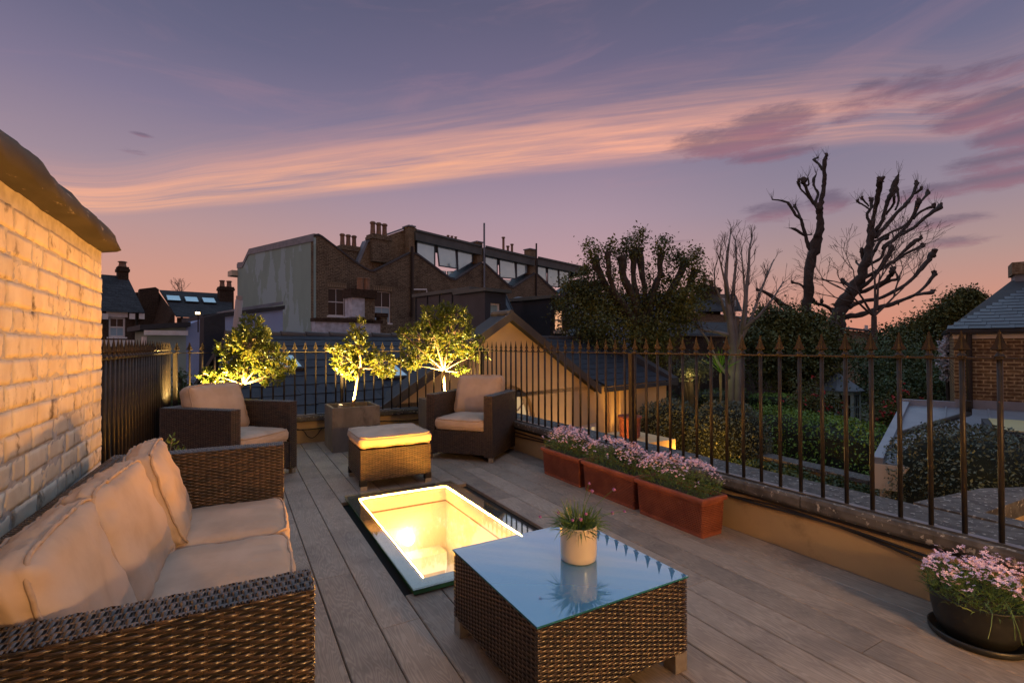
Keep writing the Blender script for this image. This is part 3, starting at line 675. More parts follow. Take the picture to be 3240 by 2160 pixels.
def cushion(name, lx, ly, lz, parent, loc, rot=(0, 0, 0), seed=0, puff=.30, wr=1.0, r=.045, n=26, sag=0):
    vs = []; fs = []; idx = {}
    hx, hy, hz = lx/2, ly/2, lz/2; r = min(r, hz*.95)
    def P(a, b, c):
        # rounded box then pillow swell
        q = Vector((a*hx, b*hy, c*hz)); inner = Vector((max(-hx+r, min(hx-r, q.x)), max(-hy+r, min(hy-r, q.y)), max(-hz+r, min(hz-r, q.z))))
        d = q-inner; nrm_ = d.normalized() if d.length > 1e-6 else Vector((a, b, c)); p = inner+nrm_*r if d.length > 1e-6 else q
        ax, by = p.x/hx, p.y/hy; sw = (1-ax*ax)*(1-by*by)
        p.z *= .78+.22*(1-max(abs(ax), abs(by))**6)+puff*sw
        side = max(0, 1-abs(p.z)/hz)
        p.x += math.copysign(.010, ax)*side*(1 if abs(ax) > .8 else 0)*(1-by*by*.7); p.y += math.copysign(.010, by)*side*(1 if abs(by) > .8 else 0)*(1-ax*ax*.7)
        p.z -= sag*sw
        # wrinkles running in from the seams
        ed = max(abs(ax), abs(by)); s1 = seed*7.3
        along = p.x if abs(by) > abs(ax) else p.y
        w1 = noise.noise((along*26+s1, ed*2.0, s1+c*3))*.0105*max(0, ed-.30)*wr
        w2 = noise.noise((p.x*7+s1, p.y*7, p.z*7+s1))*.010*wr
        w3 = (abs(noise.noise((p.x*10+s1*2, p.y*4.5+3, s1)))-.15)*-.012*wr
        n3 = nrm_ if d.length > 1e-6 else Vector((0, 0, c))
        p += n3*(w1+w2*.6+w3*(.7 if abs(c) > .9 else .3))
        return p
    def vid(i_, j_, k_, N_):
        key = (i_, j_, k_)
        if key not in idx: idx[key] = len(vs); vs.append(P(i_/N_*2-1, j_/N_*2-1, k_/NZ*2-1))
        return idx[key]
    NZ = 10; N_ = n
    for k_ in (0, NZ):
        for i_ in range(N_):
            for j_ in range(N_):
                f_ = (vid(i_, j_, k_, N_), vid(i_+1, j_, k_, N_), vid(i_+1, j_+1, k_, N_), vid(i_, j_+1, k_, N_)); fs.append(f_ if k_ else f_[::-1])
    for k_ in range(NZ):
        for i_ in range(N_):
            fs.append((vid(i_, 0, k_, N_), vid(i_+1, 0, k_, N_), vid(i_+1, 0, k_+1, N_), vid(i_, 0, k_+1, N_)))
            fs.append((vid(i_+1, N_, k_, N_), vid(i_, N_, k_, N_), vid(i_, N_, k_+1, N_), vid(i_+1, N_, k_+1, N_)))
            fs.append((vid(0, i_+1, k_, N_), vid(0, i_, k_, N_), vid(0, i_, k_+1, N_), vid(0, i_+1, k_+1, N_)))
            fs.append((vid(N_, i_, k_, N_), vid(N_, i_+1, k_, N_), vid(N_, i_+1, k_+1, N_), vid(N_, i_, k_+1, N_)))
    b = MB(); b.add(vs, fs); o = b.build(name, 'fabric', parent, smooth=True); o.location = loc; o.rotation_euler = rot
    pb = MB()
    for c in (-1, 1):
        pts = []
        per = []
        for k_ in range(n*4):
            s_, q = divmod(k_, n); t_ = q/n*2-1
            per.append([(t_, -1), (1, t_), (-t_, 1), (-1, -t_)][s_])
        for a, bb in per:
            # corner-rounded seam just inside the edge
            m_ = max(abs(a), abs(bb)); rad = (abs(a)**8+abs(bb)**8)**(1/8)
            p = P(a/rad*.985, bb/rad*.985, c*.80); q2 = Vector((p.x, p.y, 0)).normalized()
            pts.append(p+q2*.002+Vector((0, 0, c*.003)))
        pb.tube(pts, .0052, 6, close=True)
    pb.build('piping', 'piping', o, smooth=True)
    return o
def feet(parent, pts, s=.045, h_=.05):
    for x, y in pts:
        MB().box((x-s/2, y-s/2, 0), (x+s/2, y+s/2, h_)).build('foot', 'metalfoot', parent, bevel=.002)

# --- sofa: long axis y (local), seat faces +x. local origin: near front corner at deck level
SR = math.radians(-2.6)
sofa = thing('wicker_sofa', 'long dark wicker sofa with beige cushions against the painted brick wall', 'sofa', (.150, 1.125, 0), SR)
SL, SD, SH, AT = 1.835, .735, .685, .105
wicker_box('armrest', (-SD, 0, .05), (0, AT, SH), '-y +x +z +y -x', sofa)
wicker_box('armrest', (-SD, SL-AT, .05), (0, SL, SH), '-y +x +z', sofa)
wicker_box('backrest', (-SD, AT, .05), (-SD+.10, SL-AT, SH), '+x +z', sofa)
wicker_box('seat_base', (-SD+.1, AT, .10), (-.02, SL-AT, .30), '+x', sofa)
feet(sofa, [(-.03, .03), (-.03, SL-.03), (-SD+.03, .03), (-SD+.03, SL-.03)])
cw = (SL-2*AT)/3
for k in range(3):
    cushion('seat_cushion', .61, cw-.004, .125, sofa, (-.315+.012, AT+cw*(k+.5), .362), (0, 0, 0), seed=k+1, puff=.18, wr=.8)
ry = [.05, -.04, .08]
for k in range(3):
    o = cushion('back_cushion', .39, cw-.022, .135, sofa, (-.515+.02*(k == 2)+.0, AT+cw*(k+.5)-(.02 if k == 2 else 0)+(.02 if k == 0 else 0), .585), (0, math.radians(-108), ry[k]), seed=k+11, puff=.14, wr=1.7, r=.042)

# --- armchair
def armchair(label, loc, rot, seed):
    c = thing('wicker_armchair', label, 'armchair', loc, rot, 'wicker armchairs'); W_, D_, H_, A_ = .77, .76, .685, .10
    # local: front faces -y, centred
    wicker_box('armrest', (-W_/2, -D_/2, .05), (-W_/2+A_, D_/2, H_), '-y -x +x +z', c, .0085)
    wicker_box('armrest', (W_/2-A_, -D_/2, .05), (W_/2, D_/2, H_), '-y -x +x +z', c, .0085)
    wicker_box('backrest', (-W_/2+A_, D_/2-.10, .05), (W_/2-A_, D_/2, H_), '-y +y +z', c, .0085)
    wicker_box('seat_base', (-W_/2+A_, -D_/2+.005, .07), (W_/2-A_, D_/2-.1, .31), '-y', c, .0085)
    feet(c, [(sx*(W_/2-.03), sy*(D_/2-.03)) for sx in (-1, 1) for sy in (-1, 1)])
    cushion('seat_cushion', W_-2*A_+.01, .62, .14, c, (0, -.075, .375), (0, 0, 0), seed=seed, puff=.22)
    cushion('back_cushion', W_-2*A_-.01, .46, .16, c, (0, .185, .635), (math.radians(72), 0, 0), seed=seed+3, puff=.28, r=.055)
    return c
armchair('dark wicker armchair with beige cushions left of the concrete planter, turned to the right', (-.012, 5.135, 0), math.radians(44.4), 21)
armchair('dark wicker armchair with beige cushions in front of the right railing corner', (2.345, 5.02, 0), math.radians(-49), 31)

# --- ottoman
ot = thing('wicker_footstool', 'square wicker footstool with thick beige cushion at the head of the skylight', 'footstool', (.925+.305, 4.165+.295, 0), math.radians(-1.5))
wicker_box('body', (-.305, -.29, .075), (.305, .29, .335), '-y -x +x', ot, .0085, .024)
for sx in (-1, 1):
    for sy in (-1, 1):
        lg = MB().box((sx*.28-.028, sy*.265-.028, .03), (sx*.28+.028, sy*.265+.028, .085)).build('leg', 'wickercore', ot)
        MB().box((sx*.28-.026, sy*.265-.0285, 0), (sx*.28+.0285, sy*.265+.026, .034)).build('foot', 'metalfoot', lg)
cushion('cushion', .63, .60, .115, ot, (0, 0, .395), (0, 0, .01), seed=41, puff=.12, wr=.9)

# --- coffee table
TX0, TX1, TY0, TY1 = .803, 1.466, 1.266, 1.930
tb = thing('wicker_coffee_table', 'square wicker coffee table with a glass top coloured blue as painted sky reflection', 'coffee table', ((TX0+TX1)/2, (TY0+TY1)/2, 0))
h2 = (TX1-TX0)/2-.004
wicker_box('body', (-h2, -h2, .07), (h2, h2, .335), '-y -x +x +y +z', tb, .0074, .026)
for sx in (-1, 1):
    for sy in (-1, 1):
        MB().box((sx*(h2-.03)-.03, sy*(h2-.03)-.03, 0), (sx*(h2-.03)+.03, sy*(h2-.03)+.03, .07)).build('foot', 'metalfoot', tb, bevel=.002)
h3 = (TX1-TX0)/2
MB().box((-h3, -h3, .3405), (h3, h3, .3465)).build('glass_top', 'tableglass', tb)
ringbox(MB(), -h3-.0008, -h3-.0008, h3+.0008, h3+.0008, -h3+.0002, -h3+.0002, h3-.0002, h3-.0002, .3403, .3463).build('glass_edge', 'tableedge', tb)

# --- white ceramic pot with herb on the table
PC = (1.205, 1.588)
pt = thing('ceramic_pot', 'cream glazed round pot standing on the glass table top', 'flowerpot', (PC[0], PC[1], .3468))
MB().lathe([(.064, 0), (.071, .006), (.073, .03), (.074, .09), (.0745, .136), (.0735, .140), (.070, .139), (.069, .12), (.069, .112)], 40).build('pot_body', 'ceramic', pt, smooth=True)
MB().lathe([(.0685, .108), (.0685, .113)], 20).build('soil', 'soil', pt)

def blades(V, F, base, d, L, wd, bend, segs=4, r0=None):
    # one thin curved leaf
    d = np.array(d, float); d /= np.linalg.norm(d); side = np.cross(d, [0, 0, 1.]); nrm_ = np.linalg.norm(side)
    side = side/nrm_ if nrm_ > 1e-3 else np.array([1., 0, 0]); ang = rs.uniform(0, PI); up_ = np.cross(side, d); side = side*math.cos(ang)+up_*math.sin(ang)
    b0 = sum(len(a) for a in V); P = []
    for k in range(segs+1):
        t_ = k/segs; p = np.array(base)+d*L*t_+np.array([0, 0, -bend*L*t_*t_])
        wv = wd*(math.sin(PI*min(1, t_*.86+.12))**.7) if k < segs else .0002
        P += [p-side*wv/2, p+side*wv/2]
    V.append(np.array(P)); F.append(np.array([[b0+2*k, b0+2*k+1, b0+2*k+3, b0+2*k+2] for k in range(segs)]))
# herb plant
hp = thing('herb_plant', 'spiky green herb with purple bobble flowers growing in the cream pot', 'plant', (PC[0], PC[1], .455))
V, F = [], []
for k in range(420):
    a = rs.uniform(0, 2*PI); r_ = .064*math.sqrt(rs.uniform()); el_ = rs.uniform(.0, 1.45)
    h_ = rs.uniform(0, .045)
    d = (math.cos(a)*math.cos(el_), math.sin(a)*math.cos(el_), math.sin(el_))
    blades(V, F, (r_*math.cos(a), r_*math.sin(a), h_), d, rs.uniform(.035, .105), rs.uniform(.0024, .0045), rs.uniform(.1, .7))
for k in range(46):
    a = rs.uniform(0, 2*PI); el_ = rs.uniform(.9, 1.5); blades(V, F, (.03*math.cos(a), .03*math.sin(a), .02), (math.cos(a)*math.cos(el_), math.sin(a)*math.cos(el_), math.sin(el_)), rs.uniform(.09, .14), .0042, rs.uniform(0, .5))
npmesh('leaves', np.concatenate(V), np.concatenate(F), 'stem', hp, 'stuff')
stm = MB(); heads = []
for px, py, D in [(1864, 1529, 1.98), (1942, 1548, 1.92), (1873, 1553, 1.97), (1976, 1617, 1.93), (1938, 1622, 1.97), (1709, 1634, 1.98), (1767, 1622, 2.0), (1854, 1625, 1.93), (1812, 1645, 1.9), (1838, 1643, 1.91)]:
    p = at(px, py, D)-Vector((PC[0], PC[1], .455)); q = Vector((p.x*.25, p.y*.25, 0)); q = Vector((max(-.06, min(.06, q.x)), max(-.06, min(.06, q.y)), 0))
    mdl = (q+p)/2+Vector((-p.x*.12, -p.y*.12, .02)); pts = [q, (q+mdl)/2+Vector((0, 0, .006)), mdl, (mdl+p)/2+Vector((0, 0, .004)), p]
    stm.tube(pts, .0011, 5); heads.append(p)
stm.build('stems', 'stem', hp, kind='stuff')
for p in heads:
    b = MB(); r_ = random.uniform(.0055, .0085); vs = []
    b.lathe([(.0005, -r_), (r_*.75, -r_*.6), (r_, 0), (r_*.8, r_*.6), (.0005, r_)], 8)
    b.v = [(x*(1+random.uniform(-.2, .2)), y*(1+random.uniform(-.2, .2)), z) for x, y, z in b.v]
    o = b.build('flower_head', 'purpleflower', hp); o.location = p

# ================================================================== TERRACOTTA TROUGHS
def rrect(hx, hy, r, n=4):
    P = []
    for cx, cy, a0 in ((hx-r, hy-r, 0), (-hx+r, hy-r, PI/2), (-hx+r, -hy+r, PI), (hx-r, -hy+r, 1.5*PI)):
        for k in range(n+1): P.append((cx+r*math.cos(a0+k*PI/2/n), cy+r*math.sin(a0+k*PI/2/n)))
    return P
def stack(loops):    # loops of equal length -> MB
    b = MB(); n = len(loops[0]); vs = [p for l_ in loops for p in l_]
    b.add(vs, [(i_*n+j, i_*n+(j+1) % n, (i_+1)*n+(j+1) % n, (i_+1)*n+j) for i_ in range(len(loops)-1) for j in range(n)]+[tuple(range(n-1, -1, -1)), tuple(range((len(loops)-1)*n, len(loops)*n))])
    return b
def trough(label, cx, cy, ly, plabel, seed):
    t_ = thing('terracotta_trough', label, 'planter', (cx, cy, 0), 0, 'terracotta troughs'); hx, hy, H_ = .092, ly/2, .25
    L_ = []
    def lp(z, o_, r=.012): L_.append([(x, y, z) for x, y in rrect(hx+o_+z*.05, hy+o_+z*.05, r)])
    lp(0, 0); lp(.018, .001); lp(.022, -.002)
    z = .026; k = 0
    while z < .193: lp(z, -.009); lp(z+.0014, .0022); lp(z+.0064, .0026); lp(z+.0080, -.009); z += .0116
    lp(.200, .000); lp(.216, .001); lp(.218, .010); lp(.224, .016); lp(.242, .016); lp(.249, .011); lp(.250, .002); lp(.249, -.008, .01); lp(.225, -.012, .01)
    stack(L_).build('trough_body', 'terracotta', t_)
    MB().add([(x, y, .228) for x, y in rrect(hx-.008, hy-.008, .01)], [tuple(range(20))]).build('soil', 'soil', t_)
    p_ = thing('flowering_plant', plabel, 'plant', (cx, cy, .228), 0, 'pink flowers in troughs')
    flowers(p_, hx*.95, hy*.98, .225, int(4200*ly), int(1250*ly), seed)
def flowers(p_, hx, hy, H_, nb, nf, seed, round_=False, spill=0.02):
    V, F = [], []
    for k in range(nb):
        if round_: a = rs.uniform(0, 2*PI); r_ = math.sqrt(rs.uniform()); x, y = hx*r_*math.cos(a), hy*r_*math.sin(a)
        else: x, y = rs.uniform(-hx, hx), rs.uniform(-hy, hy)
        ox, oy = x/hx, y/hy; el_ = rs.uniform(.5, 1.4); a = math.atan2(oy, ox)+rs.normal(0, .8)
        d = (math.cos(a)*math.cos(el_), math.sin(a)*math.cos(el_), math.sin(el_))
        z = rs.uniform(0, H_*.72)*(1-.45*(ox*ox+oy*oy*.6)); e_ = 1+z*1.6
        blades(V, F, (x*e_, y*e_, z), d, rs.uniform(.02, .06), rs.uniform(.0022, .0042), rs.uniform(.1, .9), 3)
    npmesh('leaves', np.concatenate(V), np.concatenate(F), 'stem', p_, 'stuff')
    for nm, frac in (('pink', .62), ('lilac', .38)):
        V, F = [], []; b0 = 0
        nn = int(nf*frac)
        for k in range(nn):
            for _ in range(50):
                if round_: a = rs.uniform(0, 2*PI); r_ = math.sqrt(rs.uniform())*1.05; x, y = hx*r_*math.cos(a), hy*r_*math.sin(a)
                else: x, y = rs.uniform(-hx*1.15, hx*1.15), rs.uniform(-hy, hy)
                if noise.noise((x*9+seed, y*9, 0)) > -.18: break
            dom = (1-abs(x/hx/1.25)**3)*(1-abs(y/hy/1.1)**4)
            z = H_*(.42+.55*dom)+rs.normal(0, .010)+noise.noise((x*12, y*12, seed))*.035
            cx_, cy_ = x*(1+.25), y*1.02
            tilt = rs.normal(0, .5, 2); rr = rs.uniform(.0055, .0085); rot = rs.uniform(0, 6)
            nz = np.array([tilt[0], tilt[1], 1.]); nz /= np.linalg.norm(nz); ux = np.cross(nz, [0, 1., .1]); ux /= np.linalg.norm(ux); uy = np.cross(nz, ux)
            c = np.array([cx_, cy_, z])
            for q in range(4):
                a = rot+q*PI/2; a1, a2 = a-.52, a+.52
                P = [c, c+(ux*math.cos(a1)+uy*math.sin(a1))*rr+nz*.0015, c+(ux*math.cos(a)+uy*math.sin(a))*rr*1.15+nz*.001, c+(ux*math.cos(a2)+uy*math.sin(a2))*rr+nz*.0015]
                V.append(np.array(P)); F.append(np.array([[b0, b0+1, b0+2, b0+3]])); b0 += 4
        npmesh('blossoms', np.concatenate(V), np.concatenate(F), nm, p_, 'stuff')
trough('red ribbed terracotta trough, nearest of the row along the right parapet', 2.622, 2.345, .545, 'pink and lilac flowers spilling from the nearest terracotta trough', 1)
trough('red ribbed terracotta trough, middle one of the row along the right parapet', 2.637, 2.975, .575, 'pink flowers in the middle terracotta trough', 2)
trough('red ribbed terracotta trough, farthest of the row beside the armchair', 2.637, 3.61, .54, 'pink flowers in the farthest terracotta trough', 3)
# black round bowl, bottom right
bo = thing('black_bowl_planter', 'low round black planter on a saucer at the right end of the deck', 'planter', (2.645, .815, 0))
MB().lathe([(.11, 0), (.148, .002), (.156, .012), (.158, .030), (.152, .031), (.146, .014), (.10, .010)], 44).build('saucer', 'blackplastic', bo, smooth=True)
MB().lathe([(.10, .012), (.118, .018), (.136, .06), (.147, .12), (.150, .165), (.154, .170), (.150, .174), (.143, .172), (.140, .15)], 44).build('bowl', 'blackplastic', bo, smooth=True)
MB().lathe([(.139, .150), (.139, .153)], 24).build('soil', 'soil', bo)
p_ = thing('flowering_plant', 'pink flowers overflowing the round black planter', 'plant', (2.645, .815, .155))
flowers(p_, .155, .155, .160, 2200, 560, 9, True)
tr_ = MB()
for px, py, qx, qy in [(3140, 1940, 3126, 2020), (3200, 1930, 3212, 2025), (3205, 1945, 3235, 2040)]:
    a = at(px, py, 1.80)-Vector((2.645, .815, .155)); b = at(qx, qy, 1.76)-Vector((2.645, .815, .155)); mdl = (a+b)/2+Vector((-.012, -.006, .004))
    tr_.tube([a+Vector((.03, .03, .02)), a, mdl, b], .0012, 5)
tr_.build('trailing_stems', 'stem', p_, kind='stuff')

# ================================================================== CONCRETE PLANTERS + POTTED TREES
def cplanter(label, cx, cy):
    t_ = thing('concrete_planter', label, 'planter', (cx, cy, 0), 0, 'square concrete planters'); h_ = .27
    b = MB(); o_, i2 = h_, h_-.032
    P = lambda q, z: [(-q, -q, z), (q, -q, z), (q, q, z), (-q, q, z)]
    L_ = [P(o_, 0), P(o_, .505), P(i2, .505), P(i2, .44)]
    stack(L_).build('planter_body', 'concrete', t_, bevel=.004)
    MB().add(P(i2+.001, .446), [(0, 1, 2, 3)]).build('soil', 'soil', t_)
    return t_
cplanter('square grey concrete planter standing free behind the footstool', 1.24, 6.11)
cplanter('square grey concrete planter partly hidden behind the right armchair', 2.455, 6.17)
cplanter('square grey concrete planter hidden behind the left armchair', -.17, 6.14)
def leafcloud(tips, nleaf, ll, lw, name, mt, parent, kind='stuff', spread=.9):
    # rosettes of obovate leaves at twig tips; tips: list of (pos, dir)
    P = []; 
    for (p, d) in tips:
        d = np.array(d, float); d /= (np.linalg.norm(d)+1e-9); a0 = np.cross(d, [.3, .5, .8]); a0 /= np.linalg.norm(a0); b0_ = np.cross(d, a0)
        for k in range(nleaf):
            th = k*2.4+rs.uniform(-.3, .3); tilt = rs.uniform(.35, 1.25)*spread; back = rs.uniform(-.02, .045)
            ld = d*math.cos(tilt)+(a0*math.cos(th)+b0_*math.sin(th))*math.sin(tilt)
            P.append((np.array(p)-d*back, ld, ll*rs.uniform(.5, 1.2), lw*rs.uniform(.8, 1.15)))
    n = len(P); V = np.zeros((n, 6, 3)); 
    for i_, (p, ld, L_, W_) in enumerate(P):
        sd_ = np.cross(ld, rs.normal(0, 1, 3)); sd_ /= (np.linalg.norm(sd_)+1e-9); nr = np.cross(sd_, ld)
        c = L_*.12
        V[i_, 0] = p; V[i_, 1] = p+ld*L_*.45+sd_*W_/2+nr*c*.6; V[i_, 2] = p+ld*L_*.85+sd_*W_*.36+nr*c*.3; V[i_, 3] = p+ld*L_-nr*c*.4
        V[i_, 4] = p+ld*L_*.85-sd_*W_*.36+nr*c*.3; V[i_, 5] = p+ld*L_*.45-sd_*W_/2+nr*c*.6
    b = np.arange(n)[:, None]*6; F = np.concatenate([b+np.array([[0, 1, 2, 3]]), b+np.array([[0, 3, 4, 5]])])
    return npmesh(name, V.reshape(-1, 3), F, mt, parent, kind)
def ptree(label, base, fork, blobs, mt, ntip, seed, extra=()):
    root = thing('potted_tree', label, 'tree', base, 0, 'small uplit trees in planters'); R_ = random.Random(seed)
    B, Fk = Vector(base), Vector(fork)
    tk = MB(); tk.tube([Vector((0, 0, 0)), (Fk-B)*.35+Vector((.006, 0, 0)), (Fk-B)*.7+Vector((-.004, 0, 0)), Fk-B], [.021, .018, .018, .017], 10); tk.build('trunk', 'bark', root, smooth=True)
    tips = []; br = MB(); tw = 0; tot = sum(b[3] for b in blobs)
    for (c, r_, sq, wt_) in blobs:
        c = Vector(c); mids = Fk-B+(c-Fk)*.5+Vector((R_.uniform(-.03, .03), R_.uniform(-.03, .03), R_.uniform(-.02, .02)))
        br.tube([Fk-B, mids, c-B], [.012, .008, .005], 6)
        for _ in range(int(ntip*1.35*wt_/tot)):
            v = Vector((R_.gauss(0, 1), R_.gauss(0, 1), R_.gauss(0, 1))).normalized(); q = R_.uniform(.25, 1)**.45*r_
            p = c-B+Vector((v.x*q, v.y*q, v.z*q*sq)); tips.append((p, (v*.7+Vector((R_.uniform(-.4, .4), R_.uniform(-.4, .4), R_.uniform(0, .9))))))
            if R_.random() < .30: s_ = c-B+v*q*.25; br.tube([s_, (s_+p)/2+Vector((0, 0, R_.uniform(-.01, .02))), p], [.0035, .0025, .0014], 4)
    br.build('branches', 'bark', root, kind='stuff', smooth=True)
    leafcloud(tips, 9, .052, .020, 'foliage', mt, root)
    return root
def uplight(label, loc, tgt, e):
    u = thing('spike_uplight', label, 'garden light', loc, 0, 'uplights in planters')
    d = (Vector(tgt)-Vector(loc)).normalized(); b = MB(); b.tube([(0, 0, 0), d*.075], .026, 14); b.build('lamp_body', 'metalfoot', u, smooth=False)
    b = MB(); b.tube([d*.0755, d*.0775], .021, 14); b.build('lens', 'lamplens', u)
    spot('uplight_beam', Vector(loc)+d*.085, tgt, e, 140, (1, .60, .18), .02, .5)
def A(px, py, y):  # point on the plane y=const
    d = ray(px, py); return Vector((0, 0, EYE))+d*(y/d.y)
def blobs_px(L_, y):
    out = []
    for px, py, rpx, sq, w_ in L_:
        dy = random.uniform(-.12, .12); p = A(px, py, y+dy); D = (p-Vector((0, 0, EYE))).dot(fw); out.append((p, rpx*D/FPX, sq, w_))
    return out
f2 = A(1141, 1165, 6.10)
ptree('small leaning tree in the free-standing concrete planter, brightly lit from below', (1.235, 6.10, .44), f2,
      blobs_px([(1090, 1140, 48, .7, 10), (1150, 1120, 50, .8, 11), (1205, 1150, 48, .8, 10), (1130, 1085, 40, .8, 6), (1060, 1105, 26, .7, 3), (1135, 1035, 22, 1.3, 3), (1110, 1180, 34, .6, 4), (1225, 1175, 30, .7, 4)], 6.10), 'leaf2', 230, 3)
uplight('small silver uplight in the soil of the free-standing concrete planter', (1.08, 6.02, .445), (1.22, 6.12, 1.1), 620)
f3 = A(1404, 1172, 6.17)
ptree('round-headed bay tree behind the right armchair with a pale lit trunk', (2.455, 6.17, .44), f3,
      blobs_px([(1340, 1080, 78, .85, 26), (1420, 1060, 88, .85, 30), (1385, 1010, 60, .7, 14), (1480, 1090, 62, .8, 18), (1440, 1000, 48, .7, 10), (1310, 1125, 50, .7, 10), (1350, 990, 22, 1, 3), (1410, 970, 18, 1, 3), (1515, 1120, 32, .8, 5), (1460, 1175, 26, .8, 3), (1300, 1155, 30, .6, 4), (1275, 1055, 18, .8, 2), (1390, 1130, 40, .6, 7)], 6.17), 'leaf', 560, 5)
uplight('small silver uplight at the foot of the bay tree behind the right armchair', (2.50, 6.02, .445), (2.44, 6.17, 1.1), 620)
f1 = A(770, 1215, 6.13)
ptree('bushy bay tree behind the left armchair glowing yellow from an uplight', (-.17, 6.14, .44), f1,
      blobs_px([(790, 1080, 62, .9, 18), (800, 1040, 46, .9, 9), (740, 1115, 55, .8, 12), (840, 1130, 60, .8, 16), (790, 1165, 50, .7, 10), (660, 1185, 32, .7, 5), (690, 1205, 40, .7, 6), (905, 1160, 32, .8, 5), (745, 1170, 34, .7, 5), (860, 1195, 36, .7, 5)], 6.13), 'leaf', 430, 8)
uplight('small silver uplight under the bushy tree behind the left armchair', (-.08, 6.0, .445), (-.18, 6.16, 1.1), 620)
# small green seedling pot between sofa and left armchair
sp_ = thing('leafy_seedling', 'small leafy plant peeping up between the sofa arm and the left armchair', 'plant', (-.36, 3.35, 0))
MB().lathe([(.07, 0), (.10, .22), (.105, .24), (.095, .24), (.09, .2)], 20).build('pot', 'blackplastic', sp_, smooth=True)
b = MB(); tips = []
for k, (px, py) in enumerate([(545, 1388), (520, 1405), (560, 1412), (505, 1425), (590, 1418), (535, 1430), (575, 1432)]):
    p = at(px, py, 3.0)-Vector((-.36, 3.35, 0)); b.tube([(0, 0, .2), p*.6+Vector((0, 0, .12)), p], [.003, .0025, .0015], 5); tips.append((p, Vector((0, 0, 1)))); tips.append((p*.93, Vector((.3, -.2, 1))))
b.build('stems', 'bark', sp_, kind='stuff'); leafcloud(tips, 6, .034, .018, 'foliage', 'stem', sp_)

# ================================================================== CABLES along the right parapet
def cable(label, pts, r=.006):
    P = [Vector(p) for p in pts]; out = []
    for i_ in range(len(P)-1):
        for k in range(6):
            t_ = k/6; p0 = P[max(i_-1, 0)]; p1, p2 = P[i_], P[i_+1]; p3 = P[min(i_+2, len(P)-1)]
            out.append(.5*((2*p1)+(p2-p0)*t_+(2*p0-5*p1+4*p2-p3)*t_*t_+(3*p1-p0-3*p2+p3)*t_**3))
    out.append(P[-1]); o0 = P[0]
    b = MB(); b.tube([p-o0 for p in out], r, 7); o = b.build('cable', 'cable', None, smooth=True); o.location = o0
    tag(o, label, 'cable', 'cables along the parapets')
x = 2.833
cable('thick black cable clipped close under the coping of the right parapet', [(x, -.6, .262), (x, .6, .256), (x, 1.2, .252), (x, 1.9, .255), (x, 2.8, .250), (x, 4.2, .25), (x, 6.5, .25)], .009)
cable('black cable sagging lowest along the right parapet behind the black bowl', [(x, -.6, .16), (x, .5, .145), (x-.004, .95, .165), (x, 1.35, .215), (x, 1.8, .235), (x, 2.3, .205), (x, 2.9, .23), (x, 4.0, .2), (x, 5.2, .16), (x, 6.4, .2)], .006)
cable('black cable just above the lowest one on the right parapet', [(x-.006, -.6, .20), (x-.006, .5, .185), (x-.006, 1.0, .205), (x-.006, 1.45, .228), (x-.006, 2.0, .215), (x-.006, 2.6, .235), (x-.006, 3.6, .225), (x-.006, 4.6, .21), (x-.006, 6.4, .22)], .007)
cable('thin black cable looping down the far parapet left of the concrete planter', [(.45, 6.615, .24), (.62, 6.612, .20), (.75, 6.612, .16), (.80, 6.61, .09), (.86, 6.61, .06), (.92, 6.61, .10), (.98, 6.612, .17), (1.1, 6.615, .2)], .005)
cable('black cable bundle slung under the coping of the far parapet', [(-.5, 6.612, .22), (.3, 6.61, .19), (.9, 6.61, .17), (1.6, 6.61, .2), (2.2, 6.61, .18), (2.78, 6.61, .22)], .009)
M['slate2'] = pmat('blue-grey shingle', (.085, .12, .15), (.11, .15, .18), 5, .6)
# ================================================================== BACKGROUND
class Frame:      # local frame of a building: u along the facade, w away from us, z up
    def __init__(s, P0, deg):
        s.o = Vector((P0[0], P0[1], 0)); s.a = math.radians(deg); c, n = math.cos(s.a), math.sin(s.a)
        s.u = Vector((c, n, 0)); s.w = Vector((-n, c, 0))
    def lray(s, px, py):
        d = ray(px, py); o = Vector((0, 0, EYE))-s.o
        return Vector((o.dot(s.u), o.dot(s.w), o.z)), Vector((d.dot(s.u), d.dot(s.w), d.z))
    def W(s, px, py, w_=0):
        o, d = s.lray(px, py); return o+d*((w_-o.y)/d.y)
    def U(s, px, py, u_=0):
        o, d = s.lray(px, py); return o+d*((u_-o.x)/d.x)
    def Z(s, px, py, z_):
        o, d = s.lray(px, py); return o+d*((z_-o.z)/d.z)
    def root(s, name, label, cat, group=None): return thing(name, label, cat, s.o, s.a, group)
GZ = -3.3
def bx(name, mn, mx, mt, parent, **k): return MB().box(mn, mx).build(name, mt, parent, **k)
def beam(name, a, b, r, mt, parent, n=8): return MB().tube([a, b], r, n).build(name, mt, parent)
